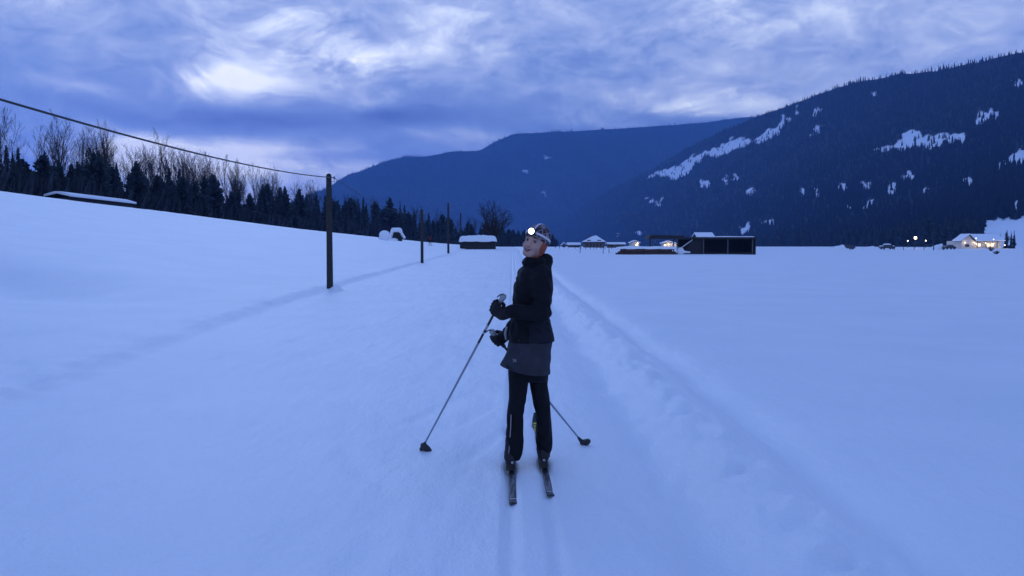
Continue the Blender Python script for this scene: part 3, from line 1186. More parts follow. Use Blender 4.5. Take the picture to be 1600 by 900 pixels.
# long shed behind the crest of the hillside
def crest_shed():
    x, y0, y1 = -60.6, 100.0, 117.0
    zr, ze = 8.72, 8.12
    zb = gz(x, 108) - 0.3
    o = thing('crest_shed', (x, 108, zb), 'long low shed with a snow covered roof peeping over the hillside crest', 'shed')
    for i in range(24):
        a = y0 + (y1 - y0) * i / 24
        MB().box((x + 1.3, a, zb), (x + 1.38, a + (y1 - y0) / 24 - 0.04, ze - 0.02)).obj('plank', OLDWOOD, o)
    MB().box((x - 1.3, y0, zb), (x + 1.29, y1, ze - 0.04)).obj('core', OLDWOOD, o)
    MB().prism([(x + 1.75, y0 - .3, ze), (x, y0 - .3, zr - .2), (x - 1.75, y0 - .3, ze), (x - 1.75, y0 - .3, ze + .10), (x, y0 - .3, zr - 0.1), (x + 1.75, y0 - .3, ze + .10)], (0, y1 - y0 + .6, 0)).obj('roof', OLDWOOD, o)
    MB().prism([(x + 1.78, y0 - .25, ze + .105), (x, y0 - .25, zr - .095), (x - 1.78, y0 - .25, ze + .105), (x - 1.8, y0 - .25, ze + .4), (x - .3, y0 - .25, zr + 0.2), (x + .3, y0 - .25, zr + 0.2), (x + 1.8, y0 - .25, ze + .36)], (0, y1 - y0 + .5, 0)).obj('roof_snow', SNOW, o)
    for yy in (107.0, 110.5):
        MB().box((x - .2, yy, zr), (x + .2, yy + .4, zr + 0.42)).obj('vent', OLDWOOD, o)


crest_shed()


# two snow-buried racks in the hillside field
def mounds():
    q = hit(600, 375)
    D, s = q.y, q.y / F_PX
    o = thing('snowy_haystack', q, 'round haystack wholly buried in snow beside the open snow shelter', 'haystack')
    F = Field((q.x - 12 * s, D - 11 * s, q.z - 4 * s), (q.x + 16 * s, D + 11 * s, q.z + 19 * s), s * 0.55)
    F.add(F.ell((q.x + 1 * s, D, q.z + 8 * s), (8.5 * s, 8 * s, 7.0 * s)))
    F.add(F.ell((q.x + 0 * s, D, q.z + 2.5 * s), (7.2 * s, 7 * s, 6 * s)), 2 * s)
    F.add(F.cap((q.x - 9 * s, D, q.z + 3 * s), (q.x - 3 * s, D, q.z + 4 * s), 1.0 * s), 1 * s)
    F.mesh('snow_dome', SNOW, o)
    MB().tube([(q.x + s, D, q.z - s), (q.x + s, D, q.z + 15.2 * s)], 0.09, 6).obj('stake', OLDWOOD, o, smooth=True)
    q = hit(620, 376)
    D, s = q.y, q.y / F_PX
    o = thing('snow_shelter', q, 'small open wooden shelter buried under drooping snow', 'shelter')
    F = Field((q.x - 16 * s, D - 12 * s, q.z - 4 * s), (q.x + 18 * s, D + 12 * s, q.z + 24 * s), s * 0.55)
    F.add(F.cap((q.x - 5 * s, D, q.z + 16 * s), (q.x + 4 * s, D, q.z + 16 * s), 4.2 * s))
    F.add(F.cap((q.x - 7 * s, D, q.z + 12 * s), (q.x - 10 * s, D, q.z + 3 * s), 3.0 * s), 3 * s)
    F.add(F.cap((q.x + 5 * s, D, q.z + 14 * s), (q.x + 11.5 * s, D, q.z + 5 * s), 2.8 * s, 2.2 * s), 3 * s)
    F.add(F.ell((q.x - 4 * s, D - 5 * s, q.z + 0.5 * s), (7 * s, 5 * s, 3.5 * s)), 1 * s)
    F.mesh('snow_blanket', SNOW, o)
    MB().prism([(q.x - 8 * s, D - 4 * s, q.z - s), (q.x - 4 * s, D - 4 * s, q.z + 13 * s), (q.x + 4 * s, D - 4 * s, q.z + 13 * s), (q.x + 8 * s, D - 4 * s, q.z - s)], (0, 7 * s, 0)).obj('hut_body', OLDWOOD, o)
    for dx in (0.0, 5.0, 9.0):
        MB().tube([(q.x + dx * s, D - 5.5 * s, q.z - s), (q.x + dx * 0.6 * s, D - 5.0 * s, q.z + 12 * s)], 0.09, 6).obj('post', OLDWOOD, o, smooth=True)


mounds()

# ------------------------------------------------------------------ open barn with wood stack
def barn():
    D = 140.0
    s = D / F_PX

    def X(px):
        return (px - 800) * s

    def Z(py):
        return P(800, py, D).z

    z0 = gz(X(1125), D)
    o = thing('open_barn', (X(1125), D, z0), 'long dark open fronted timber barn with thin snow on its flat roof', 'barn')
    zt = Z(373.5)
    dep = 7.0
    n = 26
    for i in range(n):                                               # rear wall boards
        a = X(1072) + (X(1179) - X(1072)) * i / n
        MB().box((a, D + dep - 0.06, z0 - 0.3), (a + (X(1179) - X(1072)) / n - 0.006, D + dep, zt)).obj('wall_board', OLDWOOD, o)
    MB().box((X(1179), D, z0 - 0.3), (X(1180.5), D + dep + 0.05, zt)).obj('end_wall', OLDWOOD, o)
    # sloping board wall at the canopy end
    MB().prism([(X(1063), D + 0.5, z0 - 0.3), (X(1098), D + 0.5, z0 - 0.3), (X(1098), D + 0.5, zt), (X(1084), D + 0.5, zt)], (0, 0.1, 0)).obj('sloping_wall', OLDWOOD, o)
    MB().box((X(1099), D + 0.61, z0 - 0.3), (X(1100), D + dep - 0.07, zt)).obj('partition', OLDWOOD, o)
    MB().box((X(1070), D + 0.30, z0 - 0.3), (X(1179) - 0.002, D + 0.45, Z(394.5))).obj('sill_beam', OLDWOOD, o)
    for px in (1099, 1137, 1175.5):
        MB().box((X(px) - 0.10, D + 0.05, z0 - 0.3), (X(px) + 0.10, D + 0.25, zt)).obj('post', PALEWOOD, o)
    MB().box((X(1069), D - 0.5, zt + 0.003), (X(1181), D + dep + 0.5, Z(370.5))).obj('roof', OLDWOOD, o)
    rs = snow_cap('roof_snow', o, X(1118), X(1177), D - 0.2, D + dep, Z(370.5) + 0.003, 0.16, 15, step=0.25, over=0)
    # canopy
    MB().prism([(X(1012), D - 0.4, Z(373)), (X(1068), D - 0.4, Z(373)), (X(1068), D - 0.4, Z(368.2)), (X(1016), D - 0.4, Z(367.2))], (0, 5.0, 0)).obj('canopy_roof', OLDWOOD, o)
    for px, dy in ((1018.5, 0.1), (1058, 0.1), (1022, 4.2), (1060, 4.2)):
        MB().box((X(px) - 0.09, D + dy, z0 - 0.3), (X(px) + 0.09, D + dy + 0.18, Z(373) - 0.002)).obj('canopy_post', PALEWOOD if dy < 1 else OLDWOOD, o)
    MB().beam((X(1065), D + 0.35, Z(388)), (X(1083), D + 0.35, Z(374.8)), 0.18, 0.22).obj('brace', PALEWOOD, o)
    MB().beam((X(1064.6), D + 0.33, Z(387.2)), (X(1082), D + 0.33, Z(374.3)), 0.24, 0.10).obj('brace_snow', SNOW, o)
    # snow heap drifted under the brace
    F = Field((X(1056), D - 1.2, z0 - 0.3), (X(1082), D + 1.2, z0 + 2.4), 0.09)
    F.add(F.ell((X(1063), D + 0.1, z0 + 0.5), (0.7, 0.6, 0.8)))
    F.add(F.cap((X(1060), D - 0.2, z0 + 0.5), (X(1077), D - 0.2, z0 + 0.35), 0.30, 0.16), 0.3)
    F.mesh('snow_drift', SNOW, None, label='snow drift heaped beneath the sloping brace of the open barn', cat='snow drift')
    # stack of long logs in front of the canopy
    st = thing('log_stack', (X(1018), D - 3, z0), 'long low stack of brown logs under snow beside the open barn', 'log stack')
    r = random.Random(4)
    yb = D - 3.2
    s2 = yb / F_PX
    for row in range(4):
        for j in range(4 - row // 2):
            x0 = (962 + row * 2.5 + r.uniform(0, 5) - 800) * s2
            x1 = (1060 - row * 1.5 - r.uniform(0, 14) - 800) * s2
            yy = yb + j * 0.34 + (row % 2) * 0.17
            zz = z0 + 0.14 + row * 0.26
            m = (x0 + x1) / 2
            MB().tube([(x0, yy, zz), (m, yy + r.uniform(-.03, .03), zz + r.uniform(-.03, .03)), (x1, yy, zz)], [0.155, 0.15, 0.135], 8).obj('log', LOG, st, smooth=True)
    xs0, xs1 = (964 - 800) * s2, (1056 - 800) * s2
    snow_cap('snow_cap', st, xs0, xs1, yb - 0.1, yb + 1.2, z0 + 1.04, 0.42, 25, step=0.1, over=0.06)


barn()

# ------------------------------------------------------------------ houses
WALLW = mat('render_wall', (0.62, 0.58, 0.52), 0.85, vary=0.08, vscale=1.5)
WALLB = mat('timber_wall', (0.10, 0.075, 0.06), 0.85, vary=0.3, vscale=2)
DARKGLASS = mat('window_glass', (0.02, 0.025, 0.035), 0.1)
WARM = mat('warm_window', (0.6, 0.5, 0.35), 0.5, emit=((1.0, 0.72, 0.36), 2.2))
LAMPM = mat('lamp_glow', (0.9, 0.8, 0.6), 0.4, emit=((1.0, 0.80, 0.55), 7.0))
LAMPW = mat('white_lamp_glow', (0.9, 0.9, 0.9), 0.4, emit=((1.0, 0.93, 0.85), 5.0))
IRON = mat('dark_iron', (0.03, 0.03, 0.035), 0.5, metal=0.6)


def lamp_light(loc, watts, color=(1.0, 0.72, 0.42), parent=None, r=0.12):
    d = bpy.data.lights.new('lamp_light', 'POINT')
    d.energy, d.color, d.shadow_soft_size = watts, color, r
    o = bpy.data.objects.new('lamp_light', d)
    o.location = loc
    return finish(o, parent)


def gable_house(name, label, cx, D, w, dep, wall_h, roof_h, z=None, wall=WALLW, along='x', over=0.5, snow=0.3, windows=(), chimney=None, cat='house'):
    """ridge along x or along y; windows: (u0,u1,z0,z1,material) on the camera-side wall as fractions of w"""
    z = gz(cx, D) if z is None else z
    o = thing(name, (cx, D, z), label, cat)
    x0, x1, y0, y1 = cx - w / 2, cx + w / 2, D, D + dep
    ze = z + wall_h
    MB().box((x0, y0, z - 0.4), (x1, y1, ze)).obj('walls', wall, o)
    if along == 'x':
        prof = [(y0 - over, ze - 0.05), (D + dep / 2, ze + roof_h), (y1 + over, ze - 0.05)]
        gab = [(x0, y0, ze + .002), (x0, D + dep / 2, ze + roof_h * 0.94), (x0, y1, ze + .002)]
        MB().prism(gab, (x1 - x0, 0, 0)).obj('gable', wall, o)
        def sheet(t0, t1, ex):
            p = [(x0 - over - ex, a, b + t0) for a, b in prof] + [(x0 - over - ex, a, b + t1) for a, b in reversed(prof)]
            return MB().prism(p, (w + 2 * over + 2 * ex, 0, 0))
    else:
        prof = [(x0 - over, ze - 0.05), (cx, ze + roof_h), (x1 + over, ze - 0.05)]
        gab = [(x0, y0, ze + .002), (cx, y0, ze + roof_h * 0.94), (x1, y0, ze + .002)]
        MB().prism(gab, (0, dep, 0)).obj('gable', wall, o)
        def sheet(t0, t1, ex):
            p = [(a, y0 - over - ex, b + t0) for a, b in prof] + [(a, y0 - over - ex, b + t1) for a, b in reversed(prof)]
            return MB().prism(p, (0, dep + 2 * over + 2 * ex, 0))
    sheet(0.0, 0.12, 0).obj('roof', OLDWOOD, o)
    sheet(0.123, 0.123 + snow, 0.03).obj('roof_snow', SNOW, o)
    for (u0, u1, a, b, m) in windows:
        fr = MB().box((x0 + w * u0 - .06, y0 - 0.05, z + a - .06), (x0 + w * u1 + .06, y0 - 0.002, z + b + .06)).obj('window', PALEWOOD, o)
        MB().box((x0 + w * u0, y0 - 0.075, z + a), (x0 + w * u1, y0 - 0.052, z + b)).obj('pane', m, fr)
    if chimney:
        u, hh = chimney
        MB().box((x0 + w * u - .3, D + dep / 2 - .3, ze + roof_h * 0.6), (x0 + w * u + .3, D + dep / 2 + .3, ze + roof_h + hh)).obj('chimney', WALLB, o)
    return o, (x0, x1, y0, y1, z, ze)


# steep white-roofed house with dormers
def dormer_house():
    D = 300.0
    s = D / F_PX
    cx, w, z = (929 - 800) * s, 30 * s, gz(129 * s, D)
    ze, zr = P(0, 378.5, D).z, P(0, 367.5, D).z
    o = thing('dormer_house', (cx, D, z), 'house with a steep snowy hipped roof and two dark dormers', 'house')
    MB().box((cx - w / 2, D, z - 0.4), (cx + w / 2, D + 8, ze)).obj('walls', WALLB, o)
    for i in range(5):
        a = cx - w / 2 + 0.6 + i * (w - 1.2) / 5
        f = MB().box((a, D - 0.06, ze - 1.5), (a + 0.8, D - 0.003, ze - 0.4)).obj('window', PALEWOOD, o)
        MB().box((a + 0.08, D - 0.08, ze - 1.42), (a + 0.72, D - 0.062, ze - 0.48)).obj('pane', DARKGLASS, f)

    def hip(z_lo, z_hi, ov, ridge):
        b = [(cx - w / 2 - ov, D - ov, z_lo), (cx + w / 2 + ov, D - ov, z_lo), (cx + w / 2 + ov, D + 8 + ov, z_lo), (cx - w / 2 - ov, D + 8 + ov, z_lo)]
        t = [(cx - 3 * s, D + 3.0, z_hi - 0.5), (cx + ridge, D + 3.0, z_hi), (cx + ridge, D + 5.0, z_hi), (cx - 3 * s, D + 5.0, z_hi - 0.5)]
        return MB().add(b + t, [(0, 3, 2, 1), (4, 5, 6, 7), (0, 1, 5, 4), (1, 2, 6, 5), (2, 3, 7, 6), (3, 0, 4, 7)])
    hip(ze + 0.003, zr - 0.3, 0.7, 3 * s).obj('roof', OLDWOOD, o)
    hip(ze + 0.16, zr, 0.75, 3.5 * s).obj('roof_snow', SNOW, o)
    for px in (920, 936):
        x = (px - 800) * s
        m = P(0, 376.3, D).z
        dm = MB().prism([(x - 0.85, D - 0.2, m - 0.25), (x + 0.85, D - 0.2, m - 0.25), (x + 0.6, D - 0.2, m + 0.35), (x - 0.6, D - 0.2, m + 0.35)], (0, 2.5, 0)).obj('dormer', WALLB, o)
        MB().prism([(x - 1.1, D - 0.35, m + 0.36), (x + 1.1, D - 0.35, m + 0.36), (x + .5, D - 0.35, m + 0.66), (x - .5, D - 0.35, m + 0.66)], (0, 3.2, 0)).obj('dormer_snow', SNOW, dm)
    MB().box((cx - 2.2, D + 4, zr - 0.9), (cx - 1.7, D + 4.5, zr + 0.2)).obj('chimney', WALLB, o)


dormer_house()
sc = lambda px, D: (px - 800) / F_PX * D
gable_house('low_outbuilding', 'low dark outbuilding with a shallow snowy roof before the dormer house', sc(897, 310), 310, 4.6, 5, 0.9, 0.7, wall=WALLB, snow=0.35, cat='outbuilding')
gable_house('long_outbuilding', 'long low snowy roofed outbuilding between the dormer house and the log stack', sc(963, 306), 306, 6.6, 6, 1.3, 0.5, wall=WALLB, snow=0.35,
            windows=[(0.15, 0.3, 0.3, 0.9, DARKGLASS), (0.55, 0.7, 0.3, 0.9, DARKGLASS)], cat='outbuilding')
gable_house('tiny_hut', 'tiny hut with a pointed snowy roof at the fence line', sc(881, 330), 330, 1.6, 2, 0.7, 1.1, wall=WALLB, along='y', snow=0.3, cat='hut')
o, b = gable_house('lit_cottage', 'small cottage with a bright warm lamp behind the log stack', sc(992, 330), 330, 3.6, 5, 1.9, 0.9, along='y', windows=[(0.55, 0.8, 0.7, 1.5, WARM)])
MB().tube([(b[0] + 2.9, b[2] - 0.3, b[4] + 1.75), (b[0] + 2.9, b[2] - 0.3, b[4] + 2.05)], [0.16, 0.10], 8).obj('porch_lamp', LAMPM, o)
lamp_light((b[0] + 2.9, b[2] - 0.7, b[4] + 1.7), 28, parent=o)
o, b = gable_house('bright_cottage', 'cream cottage lit bright yellow, framed by the barn canopy posts', sc(1044, 335), 335, 5.0, 5, 1.7, 1.0, along='y', windows=[(0.1, 0.3, 0.7, 1.4, WARM)])
lamp_light((b[0] + 2.6, b[2] - 1.2, b[4] + 1.4), 70, parent=o)
MB().tube([(b[0] + 2.6, b[2] - 0.3, b[4] + 1.2), (b[0] + 2.6, b[2] - 0.3, b[4] + 1.5)], [0.16, 0.10], 8).obj('porch_lamp', LAMPM, o)
o, b = gable_house('annex_cottage', 'little gabled cottage glowing yellow beside the cream cottage', sc(1054, 331), 331, 1.7, 3, 1.1, 0.9, along='y', over=0.3)
lamp_light((b[0] + 0.85, b[2] - 0.9, b[4] + 1.1), 30, parent=o)
_z = P(0, 369, 200).z
gable_house('roof_behind_barn', 'house whose steep snowy roof peeps over the open barn', sc(1101, 200), 200, 3.8, 4, _z - gz(sc(1099, 200), 200) - 0.3, 0.95, wall=WALLB, snow=0.3, chimney=(0.55, -0.2))


# lit bungalow on the right
def bungalow():
    D = 262.0
    s = D / F_PX
    z = gz(sc(1535, D), D)
    xw0, xw1 = sc(1499, D), sc(1521, D)       # gable wing
    xm1 = sc(1570, D)
    o = thing('lit_bungalow', (sc(1530, D), D, z), 'long pale bungalow with a snowy gable roof and glowing porch lamps', 'house')
    ze = P(0, 376.5, D).z
    zr = P(0, 365.5, D).z
    yb = D + 9
    MB().box((xw0 + 0.5, D, z - 0.4), (xw1 - 0.25, yb, ze)).obj('walls', WALLW, o)
    MB().box((xw1 - 0.245, D + 1.2, z - 0.4), (xm1 - 0.8, yb, ze - 0.002)).obj('walls', WALLW, o)
    xa = sc(1512, D)
    MB().prism([(xw0 + 0.5, D, ze + .002), (xa, D, zr - 0.35), (xw1 - 0.25, D, ze + .002)], (0, 5, 0)).obj('gable', WALLW, o)
    for nm, m, t0, t1, e in (('wing_roof', OLDWOOD, 0, .12, 0), ('wing_roof_snow', SNOW, .123, .4, .03)):
        pr = [(xw0 - .3, ze - .2), (xa, zr - .3), (xw1 + .4, ze - .2)]
        MB().prism([(a, D - .7 - e, b + t0) for a, b in pr] + [(a, D - .7 - e, b + t1) for a, b in reversed(pr)], (0, 5.2, 0)).obj(nm, m, o)
    for nm, m, t0, t1, e in (('main_roof', OLDWOOD, 0, .12, 0), ('main_roof_snow', SNOW, .123, .40, .03)):
        pr = [(D + 0.3, ze - .15), (D + 5, zr - .3), (yb + .6, ze - .15)]
        MB().prism([(xa + .1, a, b + t0) for a, b in pr] + [(xa + .1, a, b + t1) for a, b in reversed(pr)], (xm1 - xa + e, 0, 0)).obj(nm, m, o)
    for px in (1527, 1541, 1558):
        MB().box((sc(px, D) - .09, D + 0.35, z - .3), (sc(px, D) + .09, D + 0.53, ze - .1)).obj('porch_post', PALEWOOD, o)
    for px in (1532, 1546, 1552):
        f = MB().box((sc(px, D) - .55, D + 1.13, z + .7), (sc(px, D) + .55, D + 1.197, z + 1.8)).obj('window', PALEWOOD, o)
        MB().box((sc(px, D) - .48, D + 1.10, z + .77), (sc(px, D) + .48, D + 1.128, z + 1.73)).obj('pane', WARM, f)
    f = MB().box((sc(1510, D) - .7, D - .06, z + .6), (sc(1510, D) + .7, D - .003, z + 1.5)).obj('window', PALEWOOD, o)
    MB().box((sc(1510, D) - .62, D - .09, z + .67), (sc(1510, D) + .62, D - .062, z + 1.43)).obj('pane', DARKGLASS, f)
    for px, py, w_, dy in ((1505, 379, 22, -0.5), (1519.5, 379, 30, -0.5), (1526, 381, 30, 0.7), (1541, 380, 32, 0.7), (1567, 383, 70, -0.6), (1553, 381, 18, 0.7)):
        c = Vector((sc(px, D), D + dy, P(0, py, D).z))
        MB().tube([c + Vector((0, 0, -.14)), c, c + Vector((0, 0, .14))], [0.07, 0.15, 0.07], 8).obj('porch_lamp', LAMPM, o, smooth=True)
        lamp_light(c + Vector((0, -0.45, 0)), w_, parent=o)
    for px, py in ((1526, 372), (1553.5, 374)):
        c = Vector((sc(px, D), D + 0.9, P(0, py, D).z))
        MB().tube([c + Vector((0, 0, -.9)), c + Vector((0, 0, -.1))], 0.03, 6).obj('roof_lamp_stem', IRON, o)
        MB().tube([c + Vector((0, 0, -.12)), c, c + Vector((0, 0, .14))], [0.07, 0.13, 0.06], 8).obj('roof_lamp', LAMPW, o, smooth=True)


bungalow()


def lamp_post(px, py, D, size, m, watts, lab):
    x, z = sc(px, D), gz(sc(px, D), D)
    zt = P(px, py, D).z
    o = thing('street_lamp', (x, D, z), lab, 'lamp', 'lamps by the parked cars')
    MB().tube([(x, D, z - 0.3), (x, D, zt - size)], [0.07, 0.05], 8).obj('post', IRON, o, smooth=True)
    MB().tube([(x, D, zt - size), (x, D, zt - size * .6), (x, D, zt + size * 0.6), (x, D, zt + size)], [size * .5, size * .95, size * .9, size * .35], 10).obj('globe', m, o, smooth=True)
    MB().tube([(x, D, zt + size * 1.01), (x, D, zt + size * 1.25)], [size * 1.0, size * .2], 10).obj('lamp_cap', IRON, o, smooth=True)
    lamp_light((x, D - size * 1.6, zt), watts, parent=o)


lamp_post(1429, 371.5, 268, 0.46, LAMPM, 160, 'large glowing street lamp between two small white lamps')
lamp_post(1417.2, 376.2, 268, 0.17, LAMPW, 30, 'small white lamp nearer the snow capped car')
lamp_post(1445, 376, 268, 0.16, LAMPW, 30, 'small white lamp nearer the lit bungalow')

# fence posts
def fence_post(px, py_top, py_bot, lab, group, r=0.06, D=None):
    q = hit(px, py_bot) if D is None else Vector((sc(px, D), D, gz(sc(px, D), D)))
    h = P(px, py_top, q.y).z - q.z
    b = MB().tube([(0, 0, -0.3), (0, 0, h * 0.97), (0.01, 0, h)], [r, r * .9, r * .5], 7)
    ob = b.obj('fence_post', OLDWOOD, None, smooth=True, label=lab, cat='post', group=group)
    ob.location = q


for px, a, b_ in ((906.5, 385, 395.5), (942.5, 386, 396.5), (951.5, 381, 395.5)):
    fence_post(px, a, b_, 'dark stake standing alone in the snow before the dormer house', 'stakes before the dormer house')
for px in (868, 874.5, 880.5, 887, 898, 907, 915, 921.5, 928, 932.5, 939, 945.5, 955):
    fence_post(px + random.uniform(-.6, .6), random.uniform(382.5, 384.5), 388, 'short post of the snowed-in fence in front of the far houses', 'fence posts before the far houses', 0.07, D=230)
for px, a in ((1381, 382.5), (1397, 383), (1411, 382), (1427.5, 381), (1443, 382), (1458, 379), (1472.5, 380)):
    fence_post(px, a, 389, 'dark fence post in the row between the parked cars and the lamps', 'fence posts by the parked cars', 0.08 if px < 1450 else 0.14, D=215)

# ------------------------------------------------------------------ cars far off
CARP = mat('dark_car_paint', (0.03, 0.035, 0.05), 0.35)
RUBBER = mat('rubber', (0.015, 0.015, 0.015), 0.8)


def car(px, D, rot, lab, snow, length=4.4):
    x = sc(px, D)
    z = gz(x, D)
    o = thing('parked_car', (x, D, z), lab, 'car', 'cars parked in the snow')
    k = length / 4.4
    prof = [(-2.2, .35), (-2.2, .75), (-1.95, .95), (-1.35, 1.0), (-.75, 1.42), (.75, 1.45), (1.45, 1.02), (2.05, .9), (2.2, .7), (2.2, .35)]
    MB().prism([(x + a * k, D - 0.85, z + b) for a, b in prof], (0, 1.7, 0)).obj('body', CARP, o, bevel=0.06)
    for s_ in (-1, 1):
        yy = D + 0.0 + s_ * 0.855
        MB().prism([(x + a * k, yy, z + b) for a, b in ((-1.2, 1.0), (-.68, 1.36), (-.05, 1.37), (-.05, 1.0))], (0, 0.012 * s_, 0)).obj('window', DARKGLASS, o)
        MB().prism([(x + a * k, yy, z + b) for a, b in ((.05, 1.0), (.05, 1.37), (.68, 1.38), (1.28, 1.02))], (0, 0.012 * s_, 0)).obj('window', DARKGLASS, o)
        for a in (-1.35, 1.4):
            MB().tube([(x + a * k, yy - .1, z + .32), (x + a * k, yy + .03, z + .32)], 0.32, 14).obj('wheel', RUBBER, o)
    if snow:
        F = Field((x - 2.6 * k, D - 1.2, z + .6), (x + 2.6 * k, D + 1.2, z + 2.1), 0.09)
        F.add(F.ell((x, D, z + 1.55), (1.25 * k, .85, .30)))
        F.add(F.ell((x - 1.7 * k, D, z + 1.05), (.6 * k, .85, .18)), .15)
        F.add(F.ell((x + 1.75 * k, D, z + 1.02), (.55 * k, .85, .18)), .15)
        F.mesh('snow_cover', SNOW, o)


car(1385, 238, 0, 'dark parked car with thick snow on its roof', True, 4.6)
car(1322, 232, 0, 'low dark parked car half sunk behind a snow bank', False, 4.8)
car(1482, 232, 0, 'dark compact car parked next to the lit bungalow', False, 3.5)


def snow_heap(px, D, rx, h, lab, seed):
    x = sc(px, D)
    z = gz(x, D)
    F = Field((x - rx * 1.2, D - 1.5, z - .4), (x + rx * 1.2, D + 1.5, z + h * 1.4), 0.12)
    F.add(F.ell((x, D, z), (rx, 1.2, h)))
    F.add(F.ell((x + rx * .4, D, z), (rx * .5, 1.1, h * 1.25)), 0.3)
    F.d += (0.14 * np.sin(F.X * 2.1 + seed) * np.sin(F.Z * 3 + seed)).astype(np.float32)
    F.mesh('snow_heap', SNOW, None, label=lab, cat='snow heap', group='ploughed snow heaps by the cars')


snow_heap(1309, 226, 2.6, 1.2, 'ploughed snow heap beside the half sunk dark car', 1)
snow_heap(1357, 236, 2.4, 0.9, 'ploughed snow heap between the two dark cars', 2)
snow_heap(1465, 236, 2.2, 1.5, 'ploughed snow heap beside the compact car', 3)

# ------------------------------------------------------------------ skier
SKIN = mat('skin', (0.45, 0.27, 0.22), 0.6, vary=0.06, vscale=18)
LIPS = mat('lips', (0.30, 0.10, 0.10), 0.5)
MOUTH = mat('mouth_inside', (0.06, 0.02, 0.02), 0.6)
TEETH = mat('teeth', (0.75, 0.72, 0.66), 0.3)
EYEW = mat('eye_white', (0.34, 0.32, 0.32), 0.3)
IRIS = mat('iris', (0.03, 0.025, 0.02), 0.2)
BROW = mat('eyebrow', (0.09, 0.055, 0.04), 0.8)
JACKET = mat('black_jacket_cloth', (0.0045, 0.0048, 0.009), 0.8, vary=0.3, vscale=9, bump=0.25, bscale=120, spec=0.25)
JACKET2 = mat('navy_panel_cloth', (0.010, 0.011, 0.020), 0.8, vary=0.25, vscale=9, bump=0.25, bscale=120, spec=0.25)
SKIRT = mat('grey_skirt_cloth', (0.036, 0.037, 0.050), 0.8, vary=0.18, vscale=12, bump=0.3, bscale=150, spec=0.2)
PANTS = mat('black_pants_cloth', (0.004, 0.0042, 0.008), 0.8, vary=0.3, vscale=9, bump=0.25, bscale=120, spec=0.25)
GLOVE = mat('glove_leather', (0.006, 0.006, 0.009), 0.65, bump=0.3, bscale=90, spec=0.3)
BOOTM = mat('boot', (0.016, 0.015, 0.020), 0.55, spec=0.3)
SILVER = mat('silver_reflective', (0.36, 0.36, 0.38), 0.4)
PINKTRIM = mat('pale_zip', (0.30, 0.27, 0.29), 0.6)
ORANGE = mat('orange_headband', (0.34, 0.075, 0.04), 0.85, vary=0.45, vscale=60)
STRAPW = mat('white_strap', (0.60, 0.58, 0.62), 0.7)
LENS = mat('headlamp_beam', (1, 1, 1), 0.3, emit=((1.0, 0.97, 0.93), 6.0))
BLACKP = mat('black_plastic', (0.015, 0.015, 0.018), 0.45)
ALU = mat('pole_aluminium', (0.26, 0.29, 0.36), 0.35, metal=0.0)
GREYP = mat('pale_grip_plastic', (0.34, 0.35, 0.38), 0.45)


def hat_mat():
    m = bpy.data.materials.new('patterned_knit')
    m.use_nodes = True
    t = m.node_tree
    bs = t.nodes['Principled BSDF']
    bs.inputs['Roughness'].default_value = 0.9
    tc = N(t, 'ShaderNodeTexCoord')
    v = N(t, 'ShaderNodeTexVoronoi', feature='DISTANCE_TO_EDGE')
    v.inputs['Scale'].default_value = 21
    t.links.new(tc.outputs['Object'], v.inputs['Vector'])
    r = N(t, 'ShaderNodeValToRGB')
    r.color_ramp.elements[0].position, r.color_ramp.elements[1].position = 0.035, 0.08
    r.color_ramp.elements[0].color = (0.24, 0.20, 0.24, 1)
    r.color_ramp.elements[1].color = (0.040, 0.026, 0.036, 1)
    t.links.new(v.outputs['Distance'], r.inputs[0])
    t.links.new(r.outputs[0], bs.inputs['Base Color'])
    n = N(t, 'ShaderNodeTexNoise')
    n.inputs['Scale'].default_value = 220
    b = N(t, 'ShaderNodeBump')
    b.inputs['Strength'].default_value = 0.5
    b.inputs['Distance'].default_value = 0.004
    t.links.new(tc.outputs['Object'], n.inputs['Vector'])
    t.links.new(n.outputs['Fac'], b.inputs['Height'])
    t.links.new(b.outputs[0], bs.inputs['Normal'])
    return m


HAT = hat_mat()
SD = 5.22                                     # distance of the skier
Zp = lambda py: P(800, py, SD).z
Xp = lambda px: (px - 800) / F_PX * SD * 1.0


def lev(rows, cy, dz=0.0):
    """photo silhouette rows -> stacked ovals: (py, px_left, px_right, y offset, y half)"""
    out = []
    for (py, l, r, yo, yh) in rows:
        a, b = P(l, py, cy), P(r, py, cy)
        out.append((a.z, a.x, b.x, cy + yo, yh))
    return out


ZG = gz(-0.012, SD)                           # bottom of the ski groove
SKI_T = 0.030
skier = thing('person', (P(826, 600, SD).x, SD, ZG),
              'smiling person in black jacket, grey skirt and patterned hat, turned round on skis', 'person')

# head frame: forward, up, left of the face
hU = Vector((0.30, 0.02, 0.95)).normalized()
hF = Vector((-0.47, -0.88, 0.07))
hF = (hF - hU * hF.dot(hU)).normalized()
hL = hU.cross(hF).normalized()
HC = P(836.5, 379.5, SD - 0.03)               # centre of the head, between the eyes' level


def hp(l, f, u_):
    return HC + hL * l + hF * f + hU * u_


# ---- body: one continuous figure
legs = {'l': [(585, 794, 826), (600, 795, 825.5), (620, 795, 822.5), (640, 793.5, 818.5), (660, 792, 818), (680, 790, 818), (690, 789.5, 818.2), (700, 790.5, 817.5), (708, 791.5, 816), (716, 793, 813)],
        'r': [(585, 826, 857), (600, 827.5, 855.5), (620, 831, 858), (640, 836, 861), (660, 838, 862), (680, 836.5, 862), (690, 837, 862.3), (700, 838, 862), (708, 840, 860.5), (716, 842, 859)]}
LEG_Y = {'l': SD, 'r': SD + 0.06}


